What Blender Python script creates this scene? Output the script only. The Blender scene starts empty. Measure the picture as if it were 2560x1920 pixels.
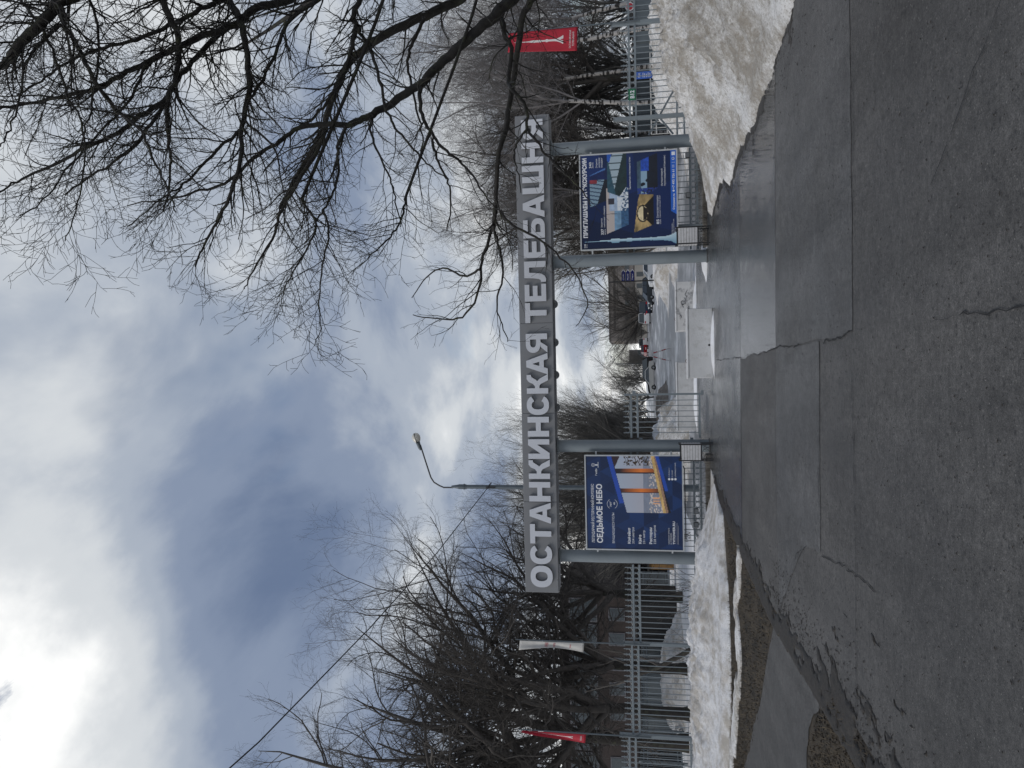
import bpy, math, random
import numpy as np
from mathutils import Vector, Matrix

# ------------------------------------------------------------------ camera
scene = bpy.context.scene
COL = scene.collection
PITCH, ROLL = math.radians(9.853), -0.016
def camera():
    f = Vector((0, math.cos(PITCH), math.sin(PITCH)))
    u = Vector((0, -math.sin(PITCH), math.cos(PITCH)))
    x = Vector((1, 0, 0))
    c, s = math.cos(ROLL), math.sin(ROLL)
    rx, ru = c*x + s*u, -s*x + c*u
    cx, cy, cz = -ru, rx, -f            # the phone is held turned a quarter turn
    m = Matrix(((cx.x, cy.x, cz.x, 0), (cx.y, cy.y, cz.y, 0), (cx.z, cy.z, cz.z, 1.6), (0, 0, 0, 1)))
    cam = bpy.data.cameras.new('camera')
    cam.sensor_fit = 'HORIZONTAL'; cam.sensor_width = 36.0
    cam.lens = 36.0*1923.0/2560.0
    cam.clip_start = 0.05; cam.clip_end = 3000
    o = bpy.data.objects.new('camera', cam); COL.objects.link(o)
    o.matrix_world = m
    scene.camera = o
camera()

# ------------------------------------------------------------------ world: cloudy winter sky
SUN_EL, SUN_AZ = math.radians(42), math.radians(-122)      # azimuth from +Y towards +X
def world():
    w = bpy.data.worlds.new('World'); scene.world = w; w.use_nodes = True
    nt = w.node_tree; nt.nodes.clear()
    N = lambda t, **k: _node(nt, t, **k)
    L = nt.links.new
    out = N('ShaderNodeOutputWorld'); bg = N('ShaderNodeBackground'); bg.inputs['Strength'].default_value = 0.1
    L(bg.outputs[0], out.inputs['Surface'])
    sky = N('ShaderNodeTexSky'); sky.sky_type = 'NISHITA'; sky.sun_disc = False
    sky.sun_elevation = SUN_EL; sky.sun_rotation = SUN_AZ
    sky.air_density = 1.0; sky.dust_density = 1.0; sky.ozone_density = 1.5
    tc = N('ShaderNodeTexCoord')
    sep = N('ShaderNodeSeparateXYZ'); L(tc.outputs['Generated'], sep.inputs[0])
    def M(op, a, b=None, c=None):
        n = N('ShaderNodeMath', operation=op)
        for i, v in enumerate((a, b, c)):
            if v is None: continue
            if isinstance(v, (int, float)): n.inputs[i].default_value = v
            else: L(v, n.inputs[i])
        return n.outputs[0]
    zz = M('ADD', M('MAXIMUM', sep.outputs[2], 0.0), 0.16)
    comb = N('ShaderNodeCombineXYZ')
    L(M('DIVIDE', sep.outputs[0], zz), comb.inputs[0]); L(M('DIVIDE', sep.outputs[1], zz), comb.inputs[1])
    def noise(scale, detail, rough, off, dist=0.0):
        mp = N('ShaderNodeMapping'); L(comb.outputs[0], mp.inputs['Vector'])
        mp.inputs['Location'].default_value = off
        mp.inputs['Rotation'].default_value = (0, 0, 0.5)
        mp.inputs['Scale'].default_value = (1.0, 0.62, 1)
        n = N('ShaderNodeTexNoise'); n.inputs['Scale'].default_value = scale
        n.inputs['Detail'].default_value = detail; n.inputs['Roughness'].default_value = rough
        n.inputs['Distortion'].default_value = dist
        L(mp.outputs[0], n.inputs['Vector']); return n.outputs['Fac']
    n1 = noise(0.75, 3.0, 0.5, (3.1, 7.4, 0), 0.2)
    n2 = noise(1.9, 7.0, 0.55, (11.2, 2.3, 0), 0.25)
    base = M('ADD', M('MULTIPLY', M('SUBTRACT', M('ADD', M('MULTIPLY', n1, 0.50), M('MULTIPLY', n2, 0.50)), 0.5), 1.6), 0.48)
    # broad cloud masses as they stood that day (direction, spread, amount)
    def lobe(d, k, amp, src=None):
        v = N('ShaderNodeVectorMath', operation='DOT_PRODUCT'); L(tc.outputs['Generated'], v.inputs[0])
        dd = Vector(d).normalized(); v.inputs[1].default_value = dd
        return M('MULTIPLY', M('EXPONENT', M('MULTIPLY', M('SUBTRACT', v.outputs['Value'], 1.0), k)), amp)
    tot = base
    for d, k, a in CLOUDS:
        tot = M('ADD', tot, lobe(d, k, a))
    # towards the skyline the deck thins out and brightens, all the way round
    tot = M('ADD', tot, M('MULTIPLY', M('EXPONENT', M('MULTIPLY', M('MAXIMUM', sep.outputs[2], 0.0), -8.0)), 0.24))
    ramp = N('ShaderNodeValToRGB'); L(tot, ramp.inputs[0])
    cr = ramp.color_ramp; cr.interpolation = 'EASE'
    pts = [(0.28, (1.35, 1.85, 2.95)), (0.43, (2.35, 2.9, 4.0)), (0.55, (3.9, 4.4, 5.2)), (0.68, (6.4, 6.7, 7.0)), (0.86, (12.0, 11.9, 11.6))]
    while len(cr.elements) < len(pts): cr.elements.new(0.5)
    for e, (p, c) in zip(cr.elements, pts): e.position = p; e.color = (*[v/12 for v in c], 1)
    sc = N('ShaderNodeVectorMath', operation='SCALE'); L(ramp.outputs[0], sc.inputs[0]); sc.inputs['Scale'].default_value = 12*SKYGAIN
    mix = N('ShaderNodeMix', data_type='RGBA')
    gap = M('MULTIPLY', lobe((-0.345, 0.675, 0.652), 330, 1.0), M('MULTIPLY', M('MAXIMUM', M('SUBTRACT', noise(6.5, 7.0, 0.62, (1.7, 4.4, 0), 0.6), 0.44), 0.0), 3.2))
    cov = N('ShaderNodeMapRange'); L(M('SUBTRACT', noise(1.1, 5.0, 0.55, (21.7, 5.9, 0), 0.3), M('MULTIPLY', gap, 0.8)), cov.inputs[0])
    cov.inputs[1].default_value = 0.26; cov.inputs[2].default_value = 0.40; cov.inputs[3].default_value = 0.10; cov.inputs[4].default_value = 1.0
    L(cov.outputs[0], mix.inputs['Factor']); L(sky.outputs[0], mix.inputs['A']); L(sc.outputs[0], mix.inputs['B'])
    L(mix.outputs['Result'], bg.inputs['Color'])
def _node(nt, t, **k):
    n = nt.nodes.new(t)
    for a, b in k.items(): setattr(n, a, b)
    return n
SKYGAIN = 0.95
CLOUDS = [((-0.32, 0.72, 0.61), 45, 0.33), ((-0.28, 0.69, 0.67), 60, 0.08), ((-0.23, 0.93, 0.30), 80, 0.17), ((-0.40, 0.78, 0.48), 60, -0.08),
          ((-0.19, 0.86, 0.46), 70, -0.10), ((-0.05, 0.89, 0.44), 60, -0.02), ((0.30, 0.74, 0.61), 9, 0.03), ((0.03, 0.99, 0.06), 40, 0.16)]
world()

sun = bpy.data.lights.new('sun', 'SUN'); sun.energy = 1.5; sun.angle = math.radians(25); sun.color = (1.0, 0.95, 0.88)
so = bpy.data.objects.new('sun', sun); COL.objects.link(so)
d = Vector((math.sin(SUN_AZ)*math.cos(SUN_EL), math.cos(SUN_AZ)*math.cos(SUN_EL), math.sin(SUN_EL)))
so.rotation_euler = d.to_track_quat('Z', 'Y').to_euler(); so.location = (0, 0, 40)

vs = scene.view_settings
vs.view_transform = 'Standard'; vs.look = 'None'; vs.exposure = 0.12; vs.gamma = 1.0; vs.use_curve_mapping = False
scene.render.engine = 'CYCLES'
scene.cycles.max_bounces = 6; scene.cycles.transparent_max_bounces = 6

# ------------------------------------------------------------------ helpers
RND = random.Random(7)
def lin(r, g, b, k=1.0):
    f = lambda c: ((c/255)/12.92 if c <= 10 else (((c/255)+0.055)/1.055)**2.4)*k
    return (f(r), f(g), f(b))
def tag(o, label=None, cat=None, group=None, kind=None):
    if label: o['label'] = label
    if cat: o['category'] = cat
    if group: o['group'] = group
    if kind: o['kind'] = kind
    return o
def empty(name, loc=(0, 0, 0), rz=0.0, label=None, cat=None, group=None):
    o = bpy.data.objects.new(name, None); COL.objects.link(o)
    o.location = loc; o.rotation_euler = (0, 0, rz); o.empty_display_size = 0.2
    return tag(o, label, cat, group)
def link(name, me, parent=None, loc=(0, 0, 0), rot=(0, 0, 0), scale=None):
    o = bpy.data.objects.new(name, me); COL.objects.link(o)
    if parent: o.parent = parent
    o.location = loc; o.rotation_euler = rot
    if scale: o.scale = scale
    return o
def copy_tree(o, parent=None):
    c = o.copy(); COL.objects.link(c)
    if parent: c.parent = parent
    for ch in o.children: copy_tree(ch, c)
    return c

MATS = {}
def mat(name, col=(0.5, 0.5, 0.5), rough=0.6, metal=0.0, var=0.12, scale=6.0, bump=0.0, bscale=40.0, spec=0.5, alpha=1.0, stain=None, sscale=2.0):
    if name in MATS: return MATS[name]
    m = bpy.data.materials.new(name); m.use_nodes = True; MATS[name] = m
    nt = m.node_tree; b = nt.nodes['Principled BSDF']; L = nt.links.new
    b.inputs['Roughness'].default_value = rough; b.inputs['Metallic'].default_value = metal
    b.inputs['Specular IOR Level'].default_value = spec; b.inputs['Alpha'].default_value = alpha
    tc = nt.nodes.new('ShaderNodeTexCoord')
    n = nt.nodes.new('ShaderNodeTexNoise'); n.inputs['Scale'].default_value = scale; n.inputs['Detail'].default_value = 5
    L(tc.outputs['Object'], n.inputs['Vector'])
    r = nt.nodes.new('ShaderNodeValToRGB'); L(n.outputs['Fac'], r.inputs[0])
    r.color_ramp.elements[0].position = 0.3; r.color_ramp.elements[1].position = 0.7
    r.color_ramp.elements[0].color = (*[max(0, c*(1-var)) for c in col], 1)
    r.color_ramp.elements[1].color = (*[min(1, c*(1+var)) for c in col], 1)
    out = r.outputs[0]
    if stain:
        n2 = nt.nodes.new('ShaderNodeTexNoise'); n2.inputs['Scale'].default_value = sscale; n2.inputs['Detail'].default_value = 8; n2.inputs['Roughness'].default_value = 0.65
        L(tc.outputs['Object'], n2.inputs['Vector'])
        mr = nt.nodes.new('ShaderNodeMapRange'); L(n2.outputs['Fac'], mr.inputs[0]); mr.inputs[1].default_value = 0.52; mr.inputs[2].default_value = 0.68
        mx = nt.nodes.new('ShaderNodeMix'); mx.data_type = 'RGBA'; L(mr.outputs[0], mx.inputs['Factor']); L(out, mx.inputs['A']); mx.inputs['B'].default_value = (*stain, 1)
        out = mx.outputs['Result']
    L(out, b.inputs['Base Color'])
    if bump > 0:
        n3 = nt.nodes.new('ShaderNodeTexNoise'); n3.inputs['Scale'].default_value = bscale; n3.inputs['Detail'].default_value = 6
        L(tc.outputs['Object'], n3.inputs['Vector'])
        bp = nt.nodes.new('ShaderNodeBump'); bp.inputs['Strength'].default_value = bump; bp.inputs['Distance'].default_value = 0.02
        L(n3.outputs['Fac'], bp.inputs['Height']); L(bp.outputs[0], b.inputs['Normal'])
    return m
def glass(name, col, rough=0.08):
    return mat(name, col, rough, 0.0, 0.05, 3.0, spec=0.9)

class MB:
    """collects shapes into one mesh"""
    def __init__(s): s.v = []; s.f = []; s.m = []; s.sm = []
    def add(s, vs, fs, mi=0, smooth=False):
        o = len(s.v); s.v.extend([tuple(map(float, p)) for p in vs])
        for f in fs: s.f.append(tuple(o+i for i in f)); s.m.append(mi); s.sm.append(smooth)
    def box(s, x0, x1, y0, y1, z0, z1, mi=0, bev=0.0):
        if bev <= 0:
            v = [(x0,y0,z0),(x1,y0,z0),(x1,y1,z0),(x0,y1,z0),(x0,y0,z1),(x1,y0,z1),(x1,y1,z1),(x0,y1,z1)]
            s.add(v, [(3,2,1,0),(4,5,6,7),(0,1,5,4),(1,2,6,5),(2,3,7,6),(3,0,4,7)], mi)
        else:
            b = bev; rings = []
            def ring(i, z): return [(x0+i+b,y0+i,z),(x1-i-b,y0+i,z),(x1-i,y0+i+b,z),(x1-i,y1-i-b,z),(x1-i-b,y1-i,z),(x0+i+b,y1-i,z),(x0+i,y1-i-b,z),(x0+i,y0+i+b,z)]
            v = ring(b,z0)+ring(0,z0+b)+ring(0,z1-b)+ring(b,z1)
            fs = [tuple(range(7,-1,-1)), tuple(range(24,32))]
            for k in range(3):
                for j in range(8): fs.append((8*k+j, 8*k+(j+1)%8, 8*(k+1)+(j+1)%8, 8*(k+1)+j))
            s.add(v, fs, mi)
    def bar(s, a, b, w, d=None, mi=0):
        """square bar from a to b"""
        a = Vector(a); b = Vector(b); d = d or w; t = (b-a).normalized()
        r = Vector((0,1,0)) if abs(t.y) < 0.9 else Vector((1,0,0))
        x = t.cross(r).normalized()*(w/2); y = t.cross(x).normalized()*(d/2)
        v = [a-x-y, a+x-y, a+x+y, a-x+y, b-x-y, b+x-y, b+x+y, b-x+y]
        s.add(v, [(3,2,1,0),(4,5,6,7),(0,1,5,4),(1,2,6,5),(2,3,7,6),(3,0,4,7)], mi)
    def tube(s, pts, rad, n=8, mi=0, cap=True, closed=False):
        P = np.array(pts, float); R = np.full(len(P), rad, float) if np.isscalar(rad) else np.array(rad, float)
        V = tube_v(P, R, n, closed); k = len(P); fs = []
        for i in range(k if closed else k-1):
            i2 = (i+1) % k
            for j in range(n): fs.append((i*n+j, i*n+(j+1)%n, i2*n+(j+1)%n, i2*n+j))
        if cap and not closed: fs += [tuple(range(n-1,-1,-1)), tuple(range((k-1)*n, k*n))]
        s.add(V, fs, mi, True)
    def lathe(s, prof, n=20, c=(0,0,0), mi=0, axis='z'):
        v = []; k = len(prof)
        for r, z in prof:
            for j in range(n):
                a = 2*math.pi*j/n
                p = (r*math.cos(a), r*math.sin(a), z)
                if axis == 'y': p = (p[0], p[2], p[1])
                if axis == 'x': p = (p[2], p[0], p[1])
                v.append((p[0]+c[0], p[1]+c[1], p[2]+c[2]))
        fs = [(i*n+j, i*n+(j+1)%n, (i+1)*n+(j+1)%n, (i+1)*n+j) for i in range(k-1) for j in range(n)]
        fs += [tuple(range(n-1,-1,-1)), tuple(range((k-1)*n, k*n))]
        s.add(v, fs, mi, True)
    def prism(s, poly, y0, y1, mi=0):
        """polygon in x,z extruded along y"""
        n = len(poly); v = [(x, y0, z) for x, z in poly]+[(x, y1, z) for x, z in poly]
        fs = [tuple(range(n)), tuple(range(2*n-1, n-1, -1))]+[(i, n+i, n+(i+1)%n, (i+1)%n) for i in range(n)]
        s.add(v, fs, mi)
    def mesh(s, name, mats):
        me = bpy.data.meshes.new(name); me.from_pydata(s.v, [], s.f)
        for m in (mats if isinstance(mats, (list, tuple)) else [mats]): me.materials.append(m)
        me.polygons.foreach_set('material_index', s.m); me.polygons.foreach_set('use_smooth', s.sm)
        import bmesh
        bm = bmesh.new(); bm.from_mesh(me); bmesh.ops.recalc_face_normals(bm, faces=bm.faces); bm.to_mesh(me); bm.free()
        if any(s.sm):
            try: me.set_sharp_from_angle(angle=math.radians(40))
            except Exception: pass
        me.update(); return me
    def build(s, name, mats, parent=None, loc=(0,0,0), rz=0.0): return link(name, s.mesh(name, mats), parent, loc, (0,0,rz))

def tube_v(P, R, n, closed=False):
    if closed: T = np.roll(P, -1, 0)-np.roll(P, 1, 0)
    else:
        T = np.empty_like(P); T[1:-1] = P[2:]-P[:-2]; T[0] = P[1]-P[0]; T[-1] = P[-1]-P[-2]
    T /= (np.linalg.norm(T, axis=1, keepdims=True)+1e-9)
    m = np.abs(T).mean(0); ref = np.zeros(3); ref[int(np.argmin(m))] = 1.0
    U = np.cross(T, ref); U /= (np.linalg.norm(U, axis=1, keepdims=True)+1e-9); W = np.cross(T, U)
    a = np.arange(n)*2*math.pi/n
    V = P[:,None,:]+R[:,None,None]*(np.cos(a)[None,:,None]*U[:,None,:]+np.sin(a)[None,:,None]*W[:,None,:])
    return V.reshape(-1, 3)
def np_mesh(name, V, Q, mats, smooth=True, color=None):
    me = bpy.data.meshes.new(name); V = np.asarray(V, np.float32); Q = np.asarray(Q, np.int32)
    me.vertices.add(len(V)); me.vertices.foreach_set('co', V.ravel())
    me.loops.add(Q.size); me.loops.foreach_set('vertex_index', Q.ravel())
    k = Q.shape[1]
    me.polygons.add(len(Q)); me.polygons.foreach_set('loop_start', np.arange(0, Q.size, k, dtype=np.int32)); me.polygons.foreach_set('loop_total', np.full(len(Q), k, np.int32))
    me.polygons.foreach_set('use_smooth', np.full(len(Q), smooth, bool))
    for m in (mats if isinstance(mats, (list, tuple)) else [mats]): me.materials.append(m)
    me.update(calc_edges=True)
    if color is not None:
        ca = me.color_attributes.new('tint', 'FLOAT_COLOR', 'POINT')
        c4 = np.concatenate([color, np.ones((len(color), 1))], 1).astype(np.float32); ca.data.foreach_set('color', c4.ravel())
    me.validate(); return me
class Tubes:
    """very many thin tubes -> one quad mesh"""
    def __init__(s): s.V = []; s.Q = []; s.o = 0
    def add(s, P, R, n):
        P = np.asarray(P, float); V = tube_v(P, np.asarray(R, float), n); k = len(P)
        i = np.arange(k-1)[:,None]*n; j = np.arange(n)[None,:]; j2 = (j+1) % n
        Q = np.stack([i+j, i+j2, i+n+j2, i+n+j], -1).reshape(-1, 4)
        s.V.append(V); s.Q.append(Q+s.o); s.o += len(V)
    def mesh(s, name, m): return np_mesh(name, np.concatenate(s.V), np.concatenate(s.Q), m)

_rs = np.random.RandomState(5); _T = _rs.rand(256, 256)
def vnoise(x, y):
    xi = np.floor(x).astype(int); yi = np.floor(y).astype(int); fx = x-xi; fy = y-yi
    fx = fx*fx*(3-2*fx); fy = fy*fy*(3-2*fy)
    g = lambda a, b: _T[a % 256, b % 256]
    return (g(xi,yi)*(1-fx)+g(xi+1,yi)*fx)*(1-fy)+(g(xi,yi+1)*(1-fx)+g(xi+1,yi+1)*fx)*fy
def fbm(x, y, o=4, l=2.0, g=0.5):
    t = 0; a = 1; n = 0
    for k in range(o): t = t+a*vnoise(x+17.3*k, y+9.1*k); n += a; a *= g; x = x*l; y = y*l
    return t/n
def smooth(t): t = np.clip(t, 0, 1); return t*t*(3-2*t)
def sheet(name, poly, z, m, parent=None, kind='structure'):
    me = bpy.data.meshes.new(name); me.from_pydata([(x, y, z) for x, y in poly], [], [tuple(range(len(poly)))])
    me.materials.append(m); o = link(name, me, parent)
    if not parent: o['kind'] = kind
    return o
def text_mesh(body, height, bold=0.0, width=None, align='LEFT'):
    """printed words as vertices + faces in the x,z plane, baseline at z = 0"""
    c = bpy.data.curves.new('txt', 'FONT'); c.body = body; c.size = 1.0; c.offset = bold; c.resolution_u = 2
    o = bpy.data.objects.new('txt', c); COL.objects.link(o)
    bpy.context.view_layer.update()
    me = bpy.data.meshes.new_from_object(o.evaluated_get(bpy.context.evaluated_depsgraph_get()))
    V = np.array([v.co[:] for v in me.vertices]).reshape(-1, 3); Fs = [tuple(p.vertices) for p in me.polygons]
    bpy.data.objects.remove(o); bpy.data.curves.remove(c); bpy.data.meshes.remove(me)
    if len(V) == 0: return V, Fs
    V[:,0] -= V[:,0].min(); k = height/0.72
    kx = (width/(V[:,0].max())) if width else k
    P = np.stack([V[:,0]*kx, np.zeros(len(V)), V[:,1]*k], 1)
    if align == 'CENTER': P[:,0] -= P[:,0].max()/2
    return P, Fs

# ------------------------------------------------------------------ surfaces
def asphalt(name, base=0.055, rough=0.62, rvar=0.12, speck=1.0, warm=0.0, wet=0.0, streak=False):
    m = bpy.data.materials.new(name); m.use_nodes = True; nt = m.node_tree; b = nt.nodes['Principled BSDF']; L = nt.links.new
    N = lambda t, **k: _node(nt, t, **k)
    tc = N('ShaderNodeTexCoord'); P = tc.outputs['Object']
    def noise(s, d=4, r=0.5, sc=None):
        n = N('ShaderNodeTexNoise'); n.inputs['Scale'].default_value = s; n.inputs['Detail'].default_value = d; n.inputs['Roughness'].default_value = r
        if sc:
            mp = N('ShaderNodeMapping'); mp.inputs['Scale'].default_value = sc; L(P, mp.inputs[0]); L(mp.outputs[0], n.inputs['Vector'])
        else: L(P, n.inputs['Vector'])
        return n.outputs['Fac']
    def rng(v, a, b_, c, d_):
        n = N('ShaderNodeMapRange'); L(v, n.inputs[0])
        for i, q in enumerate((a, b_, c, d_)): n.inputs[i+1].default_value = q
        return n.outputs[0]
    def mul(a, c):
        n = N('ShaderNodeMath', operation='MULTIPLY'); L(a, n.inputs[0])
        if isinstance(c, float): n.inputs[1].default_value = c
        else: L(c, n.inputs[1])
        return n.outputs[0]
    big = rng(noise(0.55, 6, 0.6, (1, 0.6, 1)), 0.3, 0.7, 0.62, 1.35)
    track = rng(noise(0.9, 5, 0.65, (2.2, 0.22, 1)), 0.32, 0.68, 0.78, 1.22)
    big = mul(big, track)
    mid = rng(noise(5.0, 5, 0.6), 0.3, 0.7, 0.85, 1.15)
    grain = rng(noise(110.0, 4, 0.75), 0.32, 0.68, 0.35, 1.65)
    grit = rng(noise(34.0, 4, 0.7), 0.35, 0.65, 0.72, 1.28)
    val = mul(mul(mul(big, mid), grain), grit)
    # stones: pale chips and dark pits
    vo = N('ShaderNodeTexVoronoi'); vo.inputs['Scale'].default_value = 55; L(P, vo.inputs['Vector'])
    chip = rng(vo.outputs['Distance'], 0.16, 0.30, 1.0, 0.0)
    sepc = N('ShaderNodeSeparateColor'); L(vo.outputs['Color'], sepc.inputs[0])
    light = mul(chip, rng(sepc.outputs[0], 0.86, 0.93, 0.0, 1.0)); dark = mul(chip, rng(sepc.outputs[1], 0.66, 0.78, 0.0, 1.0))
    vp = N('ShaderNodeTexVoronoi'); vp.inputs['Scale'].default_value = 17; L(P, vp.inputs['Vector'])
    sp2 = N('ShaderNodeSeparateColor'); L(vp.outputs['Color'], sp2.inputs[0])
    pit = mul(rng(vp.outputs['Distance'], 0.10, 0.26, 1.0, 0.0), rng(sp2.outputs[2], 0.62, 0.80, 0.0, 1.0))
    mott = rng(noise(14.0, 5, 0.75), 0.36, 0.64, 0.74, 1.26)
    val = mul(val, mott)
    col = N('ShaderNodeCombineColor')
    for i, k in enumerate((1.0+warm, 1.0, 1.0-warm)): L(mul(val, base*k), col.inputs[i])
    m1 = N('ShaderNodeMix', data_type='RGBA'); L(mul(light, 0.8*speck), m1.inputs['Factor']); L(col.outputs[0], m1.inputs['A']); m1.inputs['B'].default_value = (0.26, 0.25, 0.23, 1)
    m2 = N('ShaderNodeMix', data_type='RGBA'); L(mul(dark, 0.8*speck), m2.inputs['Factor']); L(m1.outputs['Result'], m2.inputs['A']); m2.inputs['B'].default_value = (0.012, 0.012, 0.013, 1)
    m4 = N('ShaderNodeMix', data_type='RGBA'); L(mul(pit, 0.75*speck), m4.inputs['Factor']); L(m2.outputs['Result'], m4.inputs['A']); m4.inputs['B'].default_value = (0.014, 0.014, 0.015, 1)
    L(m4.outputs['Result'], b.inputs['Base Color']); b.inputs['Specular IOR Level'].default_value = 0.42 if wet < 0.5 else 0.5
    rg = rng(noise(0.8, 5, 0.6, (1, 0.4, 1)), 0.35, 0.65, rough-rvar, rough+rvar)
    if wet > 0:
        w = rng(noise(1.3, 6, 0.65, (1, 0.5, 1)), 0.5-0.12, 0.5+0.12, 1.0-wet, 1.0); rg = mul(rg, w)
    L(rg, b.inputs['Roughness'])
    bp = N('ShaderNodeBump'); bp.inputs['Strength'].default_value = 0.55 if wet < 0.4 else 0.2; bp.inputs['Distance'].default_value = 0.006
    L(grain, bp.inputs['Height']); L(bp.outputs[0], b.inputs['Normal'])
    MATS[name] = m; return m
def ground_mix(name, c1, c2, scale, lo, hi, rough=0.9, stretch=(1, 1, 1), bump=0.6, c3=None, fine=30.0, rgh=0.62, big=None):
    """two soils, snow and soil, ... mixed by noise, with a third fleck colour"""
    m = bpy.data.materials.new(name); m.use_nodes = True; nt = m.node_tree; b = nt.nodes['Principled BSDF']; L = nt.links.new
    N = lambda t, **k: _node(nt, t, **k)
    tc = N('ShaderNodeTexCoord'); mp = N('ShaderNodeMapping'); mp.inputs['Scale'].default_value = stretch; L(tc.outputs['Object'], mp.inputs[0])
    n = N('ShaderNodeTexNoise'); n.inputs['Scale'].default_value = scale; n.inputs['Detail'].default_value = 10; n.inputs['Roughness'].default_value = rgh; L(mp.outputs[0], n.inputs['Vector'])
    r = N('ShaderNodeMapRange'); L(n.outputs['Fac'], r.inputs[0]); r.inputs[1].default_value = lo; r.inputs[2].default_value = hi
    if big:
        nb = N('ShaderNodeTexNoise'); nb.inputs['Scale'].default_value = big; nb.inputs['Detail'].default_value = 3; L(mp.outputs[0], nb.inputs['Vector'])
        av = N('ShaderNodeMix'); av.inputs['Factor'].default_value = 0.38; L(n.outputs['Fac'], av.inputs['A']); L(nb.outputs['Fac'], av.inputs['B']); L(av.outputs['Result'], r.inputs[0])
    n2 = N('ShaderNodeTexNoise'); n2.inputs['Scale'].default_value = fine; n2.inputs['Detail'].default_value = 6; n2.inputs['Roughness'].default_value = 0.7; L(tc.outputs['Object'], n2.inputs['Vector'])
    mx = N('ShaderNodeMix', data_type='RGBA'); L(r.outputs[0], mx.inputs['Factor']); mx.inputs['A'].default_value = (*c1, 1); mx.inputs['B'].default_value = (*c2, 1)
    out = mx.outputs['Result']
    if c3:
        r3 = N('ShaderNodeMapRange'); L(n2.outputs['Fac'], r3.inputs[0]); r3.inputs[1].default_value = 0.52; r3.inputs[2].default_value = 0.70; r3.inputs[4].default_value = 0.85
        m3 = N('ShaderNodeMix', data_type='RGBA'); L(r3.outputs[0], m3.inputs['Factor']); L(out, m3.inputs['A']); m3.inputs['B'].default_value = (*c3, 1); out = m3.outputs['Result']
    L(out, b.inputs['Base Color']); b.inputs['Roughness'].default_value = rough
    bp = N('ShaderNodeBump'); bp.inputs['Strength'].default_value = bump; bp.inputs['Distance'].default_value = 0.03
    L(n2.outputs['Fac'], bp.inputs['Height']); L(bp.outputs[0], b.inputs['Normal'])
    MATS[name] = m; return m

A_MAIN = asphalt('asphalt', 0.076, 0.58, 0.12, 1.0, 0.045)
A_GREY = asphalt('asphalt_grey', 0.080, 0.54, 0.14, 1.0, 0.02, 0.25)
A_WET = asphalt('asphalt_wet', 0.062, 0.11, 0.05, 0.8, 0.0, 0.8)
A_FAR = asphalt('asphalt_gateway', 0.066, 0.29, 0.14, 0.6, 0.0, 0.6)
A_PATH = asphalt('asphalt_path', 0.076, 0.58, 0.10, 1.0, 0.03)
SOIL = ground_mix('soil', (0.016, 0.013, 0.009), (0.062, 0.048, 0.032), 6.0, 0.44, 0.56, 0.95, (1.6, 0.8, 1), 1.0, (0.012, 0.010, 0.008), 22.0, 0.8, 1.1)
SNOW = ground_mix('snow', (0.80, 0.81, 0.84), (0.62, 0.61, 0.60), 1.2, 0.45, 0.7, 0.75, (1, 1, 1), 0.5, None, 18.0)
SNOWDIRT = ground_mix('dirty_snow', (0.76, 0.755, 0.75), (0.34, 0.31, 0.268), 5.5, 0.44, 0.555, 0.85, (1, 1, 1.6), 1.0, (0.20, 0.18, 0.155), 30.0, 0.9, 1.0)
SNOWGREY = ground_mix('grey_snow', (0.70, 0.70, 0.71), (0.42, 0.39, 0.35), 3.2, 0.45, 0.58, 0.85, (1, 1, 1.5), 1.0, (0.36, 0.335, 0.30), 34.0, 0.75, 0.9)
LOT = ground_mix('icy_asphalt', (0.15, 0.155, 0.165), (0.50, 0.51, 0.53), 0.40, 0.50, 0.64, 0.45, (1, 0.35, 1), 0.3, None, 6.0)
FIELD = ground_mix('snowy_park_ground', (0.66, 0.67, 0.69), (0.28, 0.25, 0.21), 0.22, 0.50, 0.60, 0.85, (1, 1, 1), 0.5, None, 5.0)
DARK = mat('crack_filler', (0.012, 0.012, 0.013), 0.9, var=0.3, scale=30)

def rise(y):
    return float(np.interp(y, [0, 60, 108, 170, 260, 900], [0, 0, 0.22, 0.85, 1.1, 1.1]))
def rise_sheet(name, x0, x1, ys, dz, m):
    v = []; f = []
    for y in ys: v += [(x0, y, rise(y)+dz), (x1, y, rise(y)+dz)]
    for i in range(len(ys)-1): f.append((2*i, 2*i+1, 2*i+3, 2*i+2))
    me = bpy.data.meshes.new(name); me.from_pydata(v, [], f); me.materials.append(m)
    o = link(name, me); o['kind'] = 'structure'; return o
def ragged(poly, amp=0.016):
    out = []
    for (a, b), (c, e) in zip(poly, poly[1:]+poly[:1]):
        n = max(1, int(math.hypot(c-a, e-b)/0.07))
        for i in range(n):
            t = i/n; x, y = a+(c-a)*t, b+(e-b)*t
            out.append((x+float(fbm(np.array(x*3.1), np.array(y*3.1), 3)-.5)*4*amp, y+float(fbm(np.array(x*3.1+40), np.array(y*3.1), 3)-.5)*4*amp))
    return out
rise_sheet('ground', -700, 700, [-60, 0, 21, 40, 60, 84, 108, 140, 170, 210, 260, 900], -0.012, FIELD)
sheet('soil_verge', [(-40, -12), (14, -12), (14, 20.6), (-40, 20.6)], -0.006, SOIL)
rise_sheet('car_park', -5.5, 26, [20.6, 30, 40, 60, 84, 108, 140, 170, 215], -0.004, LOT)
road = sheet('asphalt_road', [(-2.75, -8), (12, -8), (12, 9), (6.5, 20.6), (7.0, 24.5), (-2.3, 24.5), (-2.36, 19.0), (-2.6, 16.2), (-2.81, 13.7), (-2.98, 10.55), (-2.91, 8.96), (-2.86, 7.42), (-2.76, 6.47), (-2.8, 5.2), (-2.9, 2)], 0.0, A_MAIN)
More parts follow.
